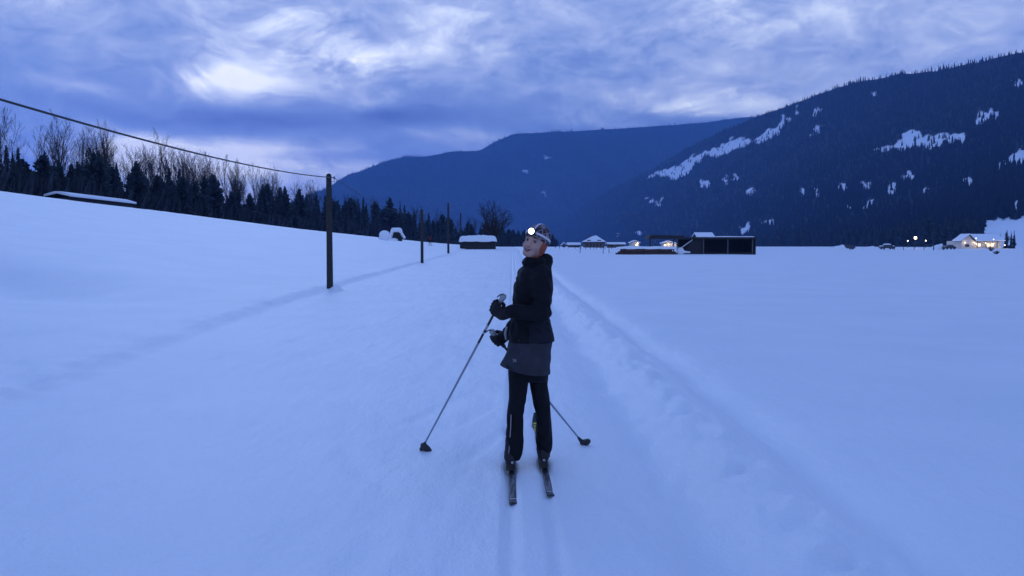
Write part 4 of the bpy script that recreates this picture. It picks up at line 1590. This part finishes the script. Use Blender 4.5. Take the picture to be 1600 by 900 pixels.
def head_field(F):
    fr = (hL, hF, hU)
    F.add(F.ell(hp(0, -0.012, 0.030), (0.073, 0.090, 0.082), fr))
    F.add(F.ell(hp(0, 0.026, -0.042), (0.055, 0.060, 0.066), fr), 0.03)
    F.add(F.cap(hp(-0.018, 0.062, -0.088), hp(0.018, 0.062, -0.088), 0.020), 0.025)
    for s_ in (-1, 1):
        F.add(F.ell(hp(s_ * 0.037, 0.055, -0.034), (0.022, 0.024, 0.020), fr), 0.02)
        F.add(F.cap(hp(s_ * 0.012, 0.078, 0.021), hp(s_ * 0.042, 0.066, 0.020), 0.010), 0.012)
        F.sub(F.ell(hp(s_ * 0.031, 0.094, 0.003), (0.018, 0.020, 0.011), fr), 0.010)
        F.add(F.ell(hp(s_ * 0.010, 0.092, -0.036), (0.0085, 0.010, 0.0075), fr), 0.006)
    F.add(F.cap(hp(0, 0.080, 0.010), hp(0, 0.103, -0.032), 0.007, 0.0115), 0.010)
    F.add(F.ell(hp(0, 0.080, -0.062), (0.026, 0.012, 0.012), fr), 0.012)


def build_body():
    F = Field((-0.14, SD - 0.36, 0.02), (0.36, SD + 0.32, 1.76), 0.0065)
    head_field(F)
    neck = P(842, 414, SD + 0.02)
    F.add(F.cap(hp(0, -0.02, -0.05), neck, 0.052, 0.058), 0.02)
    F.add(F.stack(lev([(415, 826, 856, 0, .07), (432, 815, 857, 0, .13), (460, 812, 856, 0, .115), (500, 810, 854, 0, .10), (530, 806, 856, 0, .12), (575, 806, 852, 0, .12)], SD)), 0.03)
    for k in 'lr':
        F.add(F.stack(lev([(py, l + 6, r - 6, 0, (r - l - 12) * .0024 + 0.002) for py, l, r in legs[k]], LEG_Y[k])), 0.02)
        ft = P((legs[k][-1][1] + legs[k][-1][2]) / 2, 716, LEG_Y[k])
        F.add(F.cap(ft, (ft.x, ft.y - 0.02, 0.105), 0.026, 0.024), 0.02)
        F.add(F.cap((ft.x, ft.y - 0.02, 0.100), (ft.x, ft.y + 0.14, 0.090), 0.022, 0.020), 0.02)
    for (sh, el, wr) in ARMS:
        F.add(F.cap(sh, el, 0.045, 0.037), 0.02)
        F.add(F.cap(el, wr, 0.037, 0.027), 0.01)
    F.mesh('body', SKIN, skier, label='bare face looking over the shoulder toward the camera')


ARMS = [(P(846, 430, SD - 0.13), P(847, 489, SD - 0.19), P(798, 487.5, SD - 0.20)),
        (P(824, 430, SD + 0.13), P(812, 494, SD + 0.20), P(795, 519, SD + 0.12))]
build_body()


# ---- face details laid on the surface
def make_surf():
    class Probe(Field):
        def __init__(self, pts):
            self.X, self.Y, self.Z = pts[:, 0], pts[:, 1], pts[:, 2]
            self.d = np.full(len(pts), 9.0)

    def surf(l, u_):
        fs = np.linspace(0.13, 0.03, 180)
        pts = np.array([hp(l, f, u_) for f in fs])
        pr = Probe(pts)
        head_field(pr)
        i = np.nonzero(pr.d < 0)[0]
        return fs[i[0]] if len(i) else 0.06
    return surf


surf = make_surf()


def face_line(name, m, pts, r, lift=0.0):
    P3 = [hp(l, surf(l, u_) + lift, u_) for l, u_ in pts]
    n = len(P3)
    rad = [r * (0.35 + 0.65 * math.sin(math.pi * (i + 0.5) / n)) for i in range(n)]
    return MB().tube(P3, rad, 6).obj(name, m, skier, smooth=True)


for s_ in (-1, 1):
    F = Field(tuple(np.array(hp(s_ * 0.031, 0.072, 0.003)) - 0.016), tuple(np.array(hp(s_ * 0.031, 0.072, 0.003)) + 0.016), 0.002)
    F.add(F.ell(hp(s_ * 0.031, 0.0715, 0.002), (0.0125, 0.0115, 0.0085), (hL, hF, hU)))
    ey = F.mesh('eye', EYEW, skier)
    gaze = (Vector((0, 0, CAM_H)) - hp(s_ * 0.031, 0.072, 0.003)).normalized()
    c = hp(s_ * 0.031, 0.0715, 0.002) + gaze * 0.009
    MB().tube([c, c + gaze * 0.0028], [0.0072, 0.0062], 12).obj('iris', IRIS, ey)
    face_line('eyebrow', BROW, [(s_ * (0.013 + 0.036 * i / 7), 0.0235 + 0.004 * math.sin(math.pi * i / 7)) for i in range(8)], 0.0042, 0.001)
    face_line('eyelid', BROW, [(s_ * (0.019 + 0.026 * i / 7), 0.0085 + 0.0035 * math.sin(math.pi * i / 7)) for i in range(8)], 0.0022, 0.0015)
smile = lambda t: -0.064 + 0.013 * t * t
face_line('upper_lip', LIPS, [(0.029 * t, smile(t) + 0.0045 * (1 - t * t)) for t in np.linspace(-1, 1, 11)], 0.0042, 0.0)
face_line('mouth', MOUTH, [(0.028 * t, smile(t) - 0.0015) for t in np.linspace(-1, 1, 11)], 0.0042, 0.0006)
face_line('teeth', TEETH, [(0.018 * t, smile(t) + 0.0012) for t in np.linspace(-1, 1, 9)], 0.0020, 0.0022)
face_line('lower_lip', LIPS, [(0.022 * t, smile(t) - 0.0095 + 0.002 * t * t) for t in np.linspace(-1, 1, 9)], 0.0040, 0.001)

# ---- orange band over the ear and round the nape
F = Field(tuple(np.array(HC) - 0.15), tuple(np.array(HC) + 0.15), 0.005)
F.add(F.ell(hp(0, -0.014, 0.012), (0.080, 0.088, 0.090), (hL, hF, hU)))
F.add(F.cap(hp(0, -0.045, -0.02), hp(0.01, -0.035, -0.11), 0.062, 0.060), 0.02)
hu = (F.X - HC.x) * hU.x + (F.Y - HC.y) * hU.y + (F.Z - HC.z) * hU.z
hf = (F.X - HC.x) * hF.x + (F.Y - HC.y) * hF.y + (F.Z - HC.z) * hF.z
F.d = np.maximum(F.d, hf - 0.022 + 0.10 * hu)
F.d = np.maximum(F.d, hu - 0.03).astype(np.float32)
F.mesh('headband', ORANGE, skier)

# ---- knitted hat
F = Field(tuple(np.array(HC) - 0.16), tuple(np.array(HC) + 0.17), 0.005)
F.add(F.ell(hp(0, -0.014, 0.034), (0.084, 0.100, 0.093), (hL, hF, hU)))
F.add(F.ell(hp(0.0, -0.030, 0.075), (0.066, 0.075, 0.060), (hL, hF, hU)), 0.03)
hu = (F.X - HC.x) * hU.x + (F.Y - HC.y) * hU.y + (F.Z - HC.z) * hU.z
hf = (F.X - HC.x) * hF.x + (F.Y - HC.y) * hF.y + (F.Z - HC.z) * hF.z
F.d = np.maximum(F.d, (0.010 + 0.26 * hf) - hu).astype(np.float32)
F.mesh('hat', HAT, skier)

# ---- jacket
jrows = [(396, 832, 857, .03, .06), (402, 822, 861, .02, .085), (410, 819, 862.5, .01, .095), (416, 817.5, 862, .0, .105), (424, 812, 862, 0, .13), (436, 806.5, 862.5, 0, .15),
         (452, 803, 863, 0, .145), (470, 801.5, 862, 0, .14), (484, 801, 859, 0, .135), (495, 799.5, 857.5, 0, .132), (510, 797, 861, 0, .14), (524, 795, 864.5, 0, .15), (534, 794, 866, 0, .155), (540, 794, 866, 0, .155)]
F = Field((-0.10, SD - 0.36, 0.84), (0.36, SD + 0.34, 1.60), 0.006)
F.add(F.stack(lev(jrows, SD)))
for (sh, el, wr) in ARMS:
    d1 = F.cap(sh, el, 0.072, 0.060)
    F.add(d1, 0.035)
    F.add(F.cap(el, wr, 0.058, 0.044), 0.025)
# hood folded down behind the neck
F.add(F.cap(P(836, 407, SD + 0.07), P(856, 409, SD + 0.02), 0.045, 0.040), 0.02)
F.add(F.cap(P(856, 405, SD - 0.02), P(842, 412, SD - 0.08), 0.034, 0.028), 0.015)
# room for the chin and neck
F.sub(F.cap(hp(0.0, 0.03, -0.060), hp(0, 0.0, -0.10), 0.055, 0.05), 0.008)
F.sub(F.ell(HC, (0.07, 0.10, 0.085), (hL, hF, hU)), 0.008)
F.add(F.cap(P(823, 408, SD - 0.07), P(846, 408, SD - 0.10), 0.026, 0.026), 0.015)
F.add(F.cap(P(822, 410, SD - 0.05), P(826, 412, SD + 0.08), 0.026, 0.026), 0.015)
zz = F.Z
wr_ = 0.0030 * np.sin(zz * 58 + 6 * np.sin(F.X * 14 + zz * 9) + 4 * np.sin(F.Y * 11 + zz * 6)) + 0.0035 * np.sin(zz * 23 + F.X * 17 + 3 * np.sin(F.Y * 9)) + 0.003 * np.sin(F.X * 60 + F.Z * 35 + 4 * np.sin(F.Y * 20))
F.d = (F.d + wr_ * np.clip((1.55 - zz) * 6, 0, 1)).astype(np.float32)
F.d = np.maximum(F.d, Zp(533) + 0.0 - F.Z + 0.03 * 0).astype(np.float32)
jk = F.mesh('jacket', JACKET, skier)
# lower side panel of lighter cloth
F = Field((0.08, SD - 0.20, 0.88), (0.34, SD + 0.2, 1.10), 0.006)
F.add(F.stack(lev([(py, l - 0.9, r + 0.9, a, b + .006) for py, l, r, a, b in jrows], SD)))
F.d = np.maximum(F.d, F.Z - Zp(499) - 0.10 * (F.X - 0.2))
F.d = np.maximum(F.d, Zp(532) - F.Z)
F.d = np.maximum(F.d, P(826, 500, SD).x - F.X + 0.05 * (F.Z - 1)).astype(np.float32)
F.mesh('hip_panel', JACKET2, skier)
# small print on the sleeve
c = P(843.5, 441, SD - 0.205)
for i, w in enumerate((0.006, 0.004, 0.005, 0.004, 0.005)):
    MB().box((c.x - 0.012 + i * 0.006, c.y - 0.001, c.z - 0.003 + 0.0006 * i), (c.x - 0.012 + i * 0.006 + 0.0035, c.y + 0.001, c.z + 0.002 + w * .2)).obj('sleeve_print', SILVER, jk)
# zip pull under the chin
MB().tube([P(820.5, 405, SD - 0.09), P(818.6, 408, SD - 0.095)], [0.004, 0.006], 6).obj('zip_pull', BLACKP, jk, smooth=True)

# ---- quilted skirt
srows = [(528, 797, 863, 0, .145), (540, 794, 863, 0, .152), (552, 789.5, 861.5, 0, .158), (564, 784.5, 860.5, 0, .165), (576, 780, 859, 0, .172), (592, 775, 857.5, 0, .178)]
F = Field((-0.14, SD - 0.24, 0.60), (0.34, SD + 0.24, 0.98), 0.006)
F.add(F.stack(lev(srows, SD)))
F.d += (0.004 * np.sin(F.X * 45 + 3 * np.sin(F.Z * 18)) + 0.003 * np.sin(F.Y * 38 + F.Z * 20)).astype(np.float32)
a, b = P(781, 569.5, SD), P(860, 584.5, SD)
hem = a.z + (F.X - a.x) * (b.z - a.z) / (b.x - a.x) - 0.010 * np.sin((F.X - a.x) / (b.x - a.x) * np.pi)
F.d = np.maximum(F.d, hem - F.Z).astype(np.float32)
# hollow underneath
inner = Field((-0.14, SD - 0.24, 0.60), (0.34, SD + 0.24, 0.98), 0.006)
inner.add(inner.stack(lev([(py, l + 2.5, r - 2.5, q, h_ - .012) for py, l, r, q, h_ in srows], SD)))
inner.d = np.maximum(inner.d, inner.Z - hem - 0.03)
F.d = np.maximum(F.d, -inner.d).astype(np.float32)
sk = F.mesh('skirt', SKIRT, skier)
# reflective crossed mark near the hem
c = P(804, 564, SD - 0.158)
for e in (-1, 1):
    MB().beam(c + Vector((-0.012, 0.003, -0.009 * e)), c + Vector((0.014, 0, 0.008 * e)), 0.0025, 0.0025).obj('reflective_mark', SILVER, sk)
MB().beam(c + Vector((-0.012, 0.003, 0.010)), c + Vector((0.006, 0.001, 0.012)), 0.0022, 0.0022).obj('reflective_mark', SILVER, sk)

# ---- trousers
F = Field((-0.10, SD - 0.22, 0.06), (0.34, SD + 0.26, 0.80), 0.006)
F.add(F.stack(lev([(560, 797, 856, 0.02, .125), (575, 796, 857, .02, .125), (586, 795, 857, .02, .12), (592, 795, 856, .02, .11), (596, 796, 855, .02, .08)], SD)))
for k in 'lr':
    F.add(F.stack(lev([(py, l, r, 0, (r - l) * .0026 + (0.012 if py > 640 else 0.006)) for py, l, r in [(572,) + legs[k][0][1:]] + legs[k]], LEG_Y[k])), 0.006)
F.d += ((0.0028 * np.sin(F.Z * 47 + 5 * np.sin(F.X * 25 + F.Z * 8) + 3 * np.sin(F.Y * 15)) + 0.003 * np.sin(F.Z * 19 + F.X * 34 + 2 * np.sin(F.Y * 20))) * np.clip((0.62 - F.Z) * 4, 0.2, 1)).astype(np.float32)
pt = F.mesh('trousers', PANTS, skier)
zpts = [P(px, py, LEG_Y['l'] - d) for px, py, d in ((798.6, 648, 0.070), (798, 665, 0.074), (797.2, 680, 0.075), (796, 695, 0.073), (794.8, 712, 0.066))]
MB().tube(zpts, 0.0042, 6).obj('leg_zip', PINKTRIM, pt, smooth=True)


# ---- boots on the skis
def boot(k):
    x0 = P((legs[k][-1][1] + legs[k][-1][2]) / 2 - (1.5 if k == 'l' else 0), 720, LEG_Y[k]).x
    x1 = -0.012 if k == 'l' else 0.226
    y = LEG_Y[k]
    F = Field((min(x0, x1) - 0.10, y - 0.15, 0.0), (max(x0, x1) + 0.10, y + 0.26, 0.30), 0.005)
    F.add(F.cap((x0, y - 0.005, 0.215), (x1, y - 0.03, 0.10), 0.052, 0.042))
    F.add(F.cap((x1, y - 0.05, 0.075), (x1, y + 0.17, 0.065), 0.036, 0.034), 0.03)
    F.add(F.ell((x1, y + 0.12, 0.075), (0.044, 0.085, 0.036)), 0.02)
    F.d = np.maximum(F.d, (ZG + SKI_T + 0.022) - F.Z).astype(np.float32)
    b = F.mesh('boot', BOOTM, skier)
    S = Field((x1 - 0.06, y - 0.15, 0.0), (x1 + 0.06, y + 0.25, 0.12), 0.004)
    S.add(S.cap((x1, y - 0.055, ZG + SKI_T + 0.014), (x1, y + 0.175, ZG + SKI_T + 0.014), 0.034, 0.038))
    S.d = np.maximum(S.d, np.abs(S.Z - (ZG + SKI_T + 0.012)) - 0.010).astype(np.float32)
    S.mesh('sole', RUBBER, b)
    c = P(800.3 if k == 'l' else 850, 722.5 if k == 'l' else 718.5, y - 0.078)
    d = (Vector((0, 0, CAM_H)) - c)
    d.z *= 0.3
    d.normalize()
    MB().tube([c, c + d * 0.008], [0.010, 0.009], 14).obj('heel_emblem', SILVER, b, smooth=False)


boot('l')
boot('r')


# ---- ski poles and the gloved hands that hold them
def ski_pole(basket, top, lab, side):
    g = Vector((basket.x, basket.y, gz(basket.x, basket.y)))
    A = (top - g).normalized()
    L_ = (top - g).length
    o = thing('ski_pole', g, lab, 'ski pole', 'ski poles held by the skier')
    at = lambda t: g + A * t
    MB().tube([at(0.05), at(0.4), at(L_ * 0.72)], [0.0058, 0.0078, 0.0085], 10).obj('shaft', ALU, o, smooth=True)
    MB().tube([at(L_ * 0.72), at(L_ - 0.13)], [0.0089, 0.0089], 10).obj('upper_sleeve', BLACKP, o, smooth=True)
    MB().tube([at(L_ * 0.775), at(L_ * 0.785)], [0.0093, 0.0093], 10).obj('band', GREYP, o, smooth=True)
    MB().tube([at(L_ * 0.80), at(L_ * 0.828)], [0.0093, 0.0093], 10).obj('band', GREYP, o, smooth=True)
    gr = MB().tube([at(L_ - 0.175), at(L_ - 0.16), at(L_ - 0.10), at(L_ - 0.055)], [0.012, 0.0155, 0.0165, 0.015], 12).obj('grip', BLACKP, o, smooth=True)
    MB().tube([at(L_ - 0.055), at(L_ - 0.04), at(L_ - 0.012), at(L_)], [0.0155, 0.018, 0.023, 0.019], 12).obj('grip_top', GREYP, gr, smooth=True)
    n = Vector((side * 1.0, -0.35, 0)).normalized()
    st = [at(L_ - 0.006) + Vector(q) for q in ((0, 0, 0), (-0.010, -0.008, 0.010), (-0.026, -0.012, 0.006), (-0.045, -0.012, -0.010))]
    MB().tube(st, [0.006, 0.005, 0.0045, 0.004], 6).obj('strap_end', BLACKP, gr, smooth=True)
    # half-moon racing basket
    F = Field((g.x - 0.10, g.y - 0.09, g.z - 0.03), (g.x + 0.10, g.y + 0.09, g.z + 0.15), 0.0045)
    F.add(F.cap(at(0.015), at(0.085), 0.019, 0.010))
    c = at(0.028) + n * 0.032
    F.add(F.ell(c, (0.042, 0.030, 0.024), (n, A.cross(n).normalized(), A)), 0.018)
    F.mesh('basket', BLACKP, o)
    MB().tube([at(-0.03), at(0.02)], [0.002, 0.005], 6).obj('tip', SILVER, o)
    return A, at, L_


def glove(c, A, wrist, s_dir, name='glove'):
    w = wrist - c
    w = (w - A * w.dot(A)).normalized()
    s = A.cross(w).normalized()
    if s.dot(s_dir) < 0:
        s = -s
    pt = lambda a, b, d: c + A * a + w * b + s * d
    F = Field(tuple(np.array(c) - 0.14), tuple(np.array(c) + 0.16), 0.0035)
    wp = pt(0.0, 0.085, 0.018)
    for i, a in enumerate((0.034, 0.012, -0.011, -0.033)):
        r = (0.0118, 0.0122, 0.0118, 0.0104)[i]
        ln = (1.0, 1.06, 1.0, 0.86)[i]
        K, K1 = pt(a, 0.006, 0.033), pt(a * 1.03, -0.028 * ln, 0.024)
        K2, K3 = pt(a * 1.02, -0.034 * ln, -0.012), pt(a, -0.008, -0.029)
        F.add(F.cap(pt(a * 0.75, 0.07, 0.020), K, 0.017, 0.0145), 0.012)
        F.add(F.cap(K, K1, r * 1.12, r), 0.005)
        F.add(F.cap(K1, K2, r, r * .95), 0.003)
        F.add(F.cap(K2, K3, r * .95, r * .85), 0.003)
    T0, T1, T2 = pt(0.020, 0.055, 0.004), pt(0.040, 0.022, -0.022), pt(0.043, -0.012, -0.028)
    F.add(F.cap(T0, T1, 0.0165, 0.0130), 0.010)
    F.add(F.cap(T1, T2, 0.0128, 0.0105), 0.004)
    F.add(F.cap(wp, wrist.lerp(wp, 0.25), 0.030, 0.036), 0.018)
    return F.mesh(name, GLOVE, skier)


lb, lt = hit(658, 705), P(787.5, 461, SD - 0.17)
A, at, L_ = ski_pole(lb, lt, 'ski pole in the raised near hand, planted out on the open trail', 1)
glove(at(L_ - 0.112), A, ARMS[0][2], Vector((0, -1, 0)))
rb_, rt = hit(912, 695), P(767.5, 516.5, SD + 0.10)
A2, at2, L2 = ski_pole(rb_, rt, 'ski pole passing behind the legs, its basket beside the trodden ruts', 1)
c2 = at2(L2 - 0.085)
glove(c2, A2, ARMS[1][2], Vector((0.2, -1, 0)))
# pale strap cuff round the lower glove
cw = ARMS[1][2].lerp(c2, 0.15)
MB().tube([cw + Vector((0.0, -0.03, 0.045)), cw + Vector((-0.012, -0.052, 0.005)), cw + Vector((-0.006, -0.035, -0.042))], [0.010, 0.011, 0.009], 8).obj('wrist_strap', GREYP, skier, smooth=True)


# ---- skis
def ski_mat():
    m = bpy.data.materials.new('ski_topsheet')
    m.use_nodes = True
    t = m.node_tree
    bs = t.nodes['Principled BSDF']
    bs.inputs['Roughness'].default_value = 0.4
    tc = N(t, 'ShaderNodeTexCoord')
    mp = N(t, 'ShaderNodeMapping')
    mp.inputs['Scale'].default_value = (60, 9, 10)
    t.links.new(tc.outputs['Object'], mp.inputs['Vector'])
    n = N(t, 'ShaderNodeTexNoise')
    n.inputs['Scale'].default_value = 1.0
    n.inputs['Detail'].default_value = 6
    t.links.new(mp.outputs[0], n.inputs['Vector'])
    r = N(t, 'ShaderNodeValToRGB')
    r.color_ramp.elements[0].position, r.color_ramp.elements[1].position = 0.46, 0.62
    r.color_ramp.elements[0].color = (0.035, 0.040, 0.055, 1)
    r.color_ramp.elements[1].color = (0.20, 0.21, 0.24, 1)
    t.links.new(n.outputs['Fac'], r.inputs[0])
    t.links.new(r.outputs[0], bs.inputs['Base Color'])
    return m


SKITOP = ski_mat()
SKIDARK = mat('ski_dark', (0.022, 0.022, 0.030), 0.4)
YELLOW = mat('ski_yellow_print', (0.62, 0.50, 0.06), 0.5)
WHITEP = mat('ski_white_print', (0.70, 0.70, 0.72), 0.5)


def ski(tail, tip, boot_y, lab):
    d = Vector((tip.x - tail.x, tip.y - tail.y, 0))
    L_ = d.length
    d.normalize()
    s = Vector((d.y, -d.x, 0))
    base = Vector((tail.x, tail.y, 0))
    o = thing('ski', (tail.x, tail.y, ZG), lab, 'ski', 'skis under the skier')

    def shape(t):
        u_ = t / L_
        w = 0.0225 + 0.004 * (2 * u_ - 1) ** 2
        lift = 0.0
        if u_ > 0.88:
            q = (u_ - 0.88) / 0.12
            lift = 0.13 * q ** 2
            w *= 1 - 0.75 * max(0, (q - 0.6) / 0.4) ** 2
        if u_ < 0.05:
            lift = 0.012 * ((0.05 - u_) / 0.05) ** 2
        th = 0.007 + 0.019 * math.sin(math.pi * min(1, max(0, u_))) ** 0.7
        return w, ZG + 0.004 + lift, th

    def part(name, t0, t1, m, z_up=0.0, frac=1.0, n=30, parent=None):
        mb = MB()
        for i in range(n + 1):
            t = t0 + (t1 - t0) * i / n
            w, z, th = shape(t)
            w *= frac
            c = base + d * t
            if z_up:
                zl, zh = z + th + 0.0006, z + th + z_up
            else:
                zl, zh = z, z + th
            for a, zz in ((-1, zl), (1, zl), (0.86, zh), (-0.86, zh)):
                q = c + s * (w * a)
                mb.v.append((q.x, q.y, zz))
        for i in range(n):
            b = i * 4
            for k in range(4):
                mb.f.append((b + k, b + (k + 1) % 4, b + 4 + (k + 1) % 4, b + 4 + k))
        mb.f += [(3, 2, 1, 0), tuple(n * 4 + k for k in range(4))]
        return mb.obj(name, m, o if parent is None else parent)
    bd = part('ski_body', 0.0, L_, SKIDARK, n=60)
    part('topsheet', 0.11, L_ - 0.30, SKITOP, 0.0016, 0.80, parent=bd)
    part('tail_line', 0.090, 0.098, WHITEP, 0.0018, 0.84, 2, parent=bd)
    part('tail_panel', 0.012, 0.080, SKITOP, 0.0014, 0.55, 4, parent=bd)
    for i in range(5):
        a = L_ - 0.20 + i * 0.026
        part('tip_print', a, a + 0.014, YELLOW, 0.0016, 0.62, 2, parent=bd)
    by = (boot_y - tail.y) / d.y
    c = base + d * by
    zt = ZG + 0.004 + 0.026
    MB().box((c.x - 0.020, c.y - 0.13, zt - 0.002), (c.x + 0.020, c.y + 0.19, zt + 0.007)).obj('binding', BLACKP, o, bevel=0.003)
    MB().box((c.x - 0.024, c.y + 0.19, zt - 0.002), (c.x + 0.024, c.y + 0.27, zt + 0.024)).obj('toe_clip', BLACKP, o, bevel=0.006)


tl, tr_ = hit(802, 793), hit(861, 781)
ski(Vector((tl.x, tl.y, 0)), Vector((-0.022, tl.y + 1.86, 0)), LEG_Y['l'] + 0.02, 'ski under the leg with the pale trouser zip')
ski(Vector((tr_.x, tr_.y, 0)), Vector((0.200, tr_.y + 1.86, 0)), LEG_Y['r'] + 0.02, 'ski with yellow lettering at its upturned tip, between the legs')


# ---- headlamp
def headlamp():
    o = thing('headlamp', hp(0.0, 0.10, 0.05), 'glowing headlamp with white strap worn over the patterned hat', 'headlamp')

    def ring(name, m, n0, n1, fn, wdt, thick=0.004):
        mb = MB()
        n = n1
        for i in range(n + 1):
            c, out, side = fn(i / n)
            for a, b in ((-1, 0), (1, 0), (1, 1), (-1, 1)):
                q = c + side * (wdt * a) + out * (thick * b)
                mb.v.append(tuple(q))
        for i in range(n):
            b = i * 4
            for k in range(4):
                mb.f.append((b + k, b + (k + 1) % 4, b + 4 + (k + 1) % 4, b + 4 + k))
        mb.obj(name, m, o, smooth=False)

    def around(t):
        a = 2 * math.pi * t
        l, f = 0.0865 * math.sin(a), -0.014 + 0.1025 * math.cos(a)
        u_ = 0.052 + 0.20 * (f - 0.09)
        k = math.sqrt(max(0.2, 1 - ((u_ - 0.034) / 0.093) ** 2))
        l, f2 = l * k, -0.014 + (f + 0.014) * k
        c = hp(l, f2, 0.052 + 0.20 * (f - 0.09) + 0.012)
        out = (hL * math.sin(a) + hF * math.cos(a)).normalized()
        return c, out, hU

    def over(t):
        a = math.pi * (0.10 + 0.80 * t)
        f, u_ = -0.018 + 0.101 * math.cos(a), 0.046 + 0.092 * math.sin(a)
        c = hp(0.0, f, u_)
        out = (hF * math.cos(a) + hU * math.sin(a)).normalized()
        return c, out, hL
    ring('strap', STRAPW, 0, 48, around, 0.0075)
    ring('top_strap', STRAPW, 0, 24, over, 0.006)
    c = hp(0.0, 0.094, 0.066)
    d = (hF * 1.0 + Vector((0.05, 0, -0.10))).normalized()
    hs = MB().tube([c - d * 0.012, c, c + d * 0.014, c + d * 0.020], [0.020, 0.026, 0.026, 0.0225], 16).obj('housing', BLACKP, o, smooth=True)
    le = MB().tube([c + d * 0.0205, c + d * 0.024, c + d * 0.028, c + d * 0.030], [0.0205, 0.0205, 0.015, 0.005], 16).obj('lens', LENS, o, smooth=True)
    ld = bpy.data.lights.new('headlamp_light', 'SPOT')
    ld.energy = 14.0
    ld.spot_size = math.radians(75)
    ld.spot_blend = 1.0
    ld.color = (1.0, 0.95, 0.9)
    ld.shadow_soft_size = 0.02
    lo = bpy.data.objects.new('headlamp_light', ld)
    lo.location = c + d * 0.05
    lo.rotation_euler = (hF + Vector((0, 0, -0.30))).to_track_quat('-Z', 'Y').to_euler()
    finish(lo, o)


headlamp()


# ------------------------------------------------------------------ the other skier, far up the trail
def far_person():
    q = hit(672, 384)
    k = 1.72
    RED = mat('red_jacket', (0.11, 0.018, 0.018), 0.8)
    o = thing('person', q, 'distant person in a red jacket skiing near the wood edge', 'person')
    pt = lambda x, y, z: (q.x + x, q.y + y, q.z + z)
    F = Field(pt(-0.7, -0.5, -0.02), pt(0.7, 0.5, 1.85), 0.03)
    F.add(F.ell(pt(0, -0.04, 1.62), (0.085, 0.10, 0.12)))
    F.add(F.cap(pt(0, 0, 1.5), pt(0, 0, 1.4), 0.06))
    F.add(F.ell(pt(0, 0, 1.18), (0.19, 0.12, 0.33)), 0.05)
    for s_ in (-1, 1):
        F.add(F.cap(pt(s_ * .10, 0, .9), pt(s_ * .14, -.08 * s_, .48), 0.095, 0.065), 0.04)
        F.add(F.cap(pt(s_ * .14, -.08 * s_, .48), pt(s_ * .16, .1 * s_, .06), 0.062, 0.045), 0.02)
        F.add(F.cap(pt(s_ * .16, .1 * s_, .05), pt(s_ * .17, .1 * s_ - .16, .05), 0.045), 0.02)
        F.add(F.cap(pt(s_ * .19, 0, 1.40), pt(s_ * .38, -.05, 1.18), 0.062, 0.05), 0.03)
        F.add(F.cap(pt(s_ * .38, -.05, 1.18), pt(s_ * .42, -.28, 1.16), 0.05, 0.04), 0.02)
        F.add(F.ell(pt(s_ * .42, -.33, 1.16), (.045, .06, .045)), 0.02)
    F.mesh('body', PANTS, o)
    G = Field(pt(-0.7, -0.5, 0.7), pt(0.7, 0.5, 1.6), 0.03)
    G.add(G.ell(pt(0, 0, 1.16), (0.215, 0.145, 0.36)))
    for s_ in (-1, 1):
        G.add(G.cap(pt(s_ * .19, 0, 1.40), pt(s_ * .38, -.05, 1.18), 0.078, 0.066), 0.03)
        G.add(G.cap(pt(s_ * .38, -.05, 1.18), pt(s_ * .42, -.26, 1.16), 0.062, 0.052), 0.02)
    G.mesh('jacket', RED, o)
    for s_ in (-1, 1):
        wx, wy, wz = pt(s_ * .42, -.33, 1.2)
        bx, by = wx + s_ * .12, wy + .5
        b = MB().tube([(bx, by, gz(bx, by)), (wx, wy, wz)], [0.012, 0.016], 6).obj('ski_pole', BLACKP, None, smooth=True,
              label='thin ski pole of the distant red jacketed person', cat='ski pole', group='poles of the distant skier')
        x = q.x + s_ * .16
        MB().beam((x, q.y - .85, q.z + .03), (x, q.y + .9, q.z + .03), 0.06, 0.03).obj('ski', SKIDARK, None,
              label='narrow ski under the distant red jacketed person', cat='ski', group='skis of the distant skier')


far_person()

# ------------------------------------------------------------------ haze: closed box of pale air round everything
def haze():
    b = MB().box((-8400, -700, -8), (8400, 9400, 1140))
    m = bpy.data.materials.new('haze_air')
    m.use_nodes = True
    t = m.node_tree
    t.nodes.clear()
    pv = N(t, 'ShaderNodeVolumePrincipled')
    pv.inputs['Color'].default_value = (*HAZE_COL, 1)
    pv.inputs['Density'].default_value = HAZE_DEN
    pv.inputs['Anisotropy'].default_value = 0.1
    out = N(t, 'ShaderNodeOutputMaterial')
    t.links.new(pv.outputs[0], out.inputs['Volume'])
    b.obj('haze', m, None, kind='stuff', label='thin blue dusk haze filling the valley', cat='haze')


HAZE_COL = (0.22, 0.47, 1.0)
HAZE_DEN = 1.15e-4
haze()
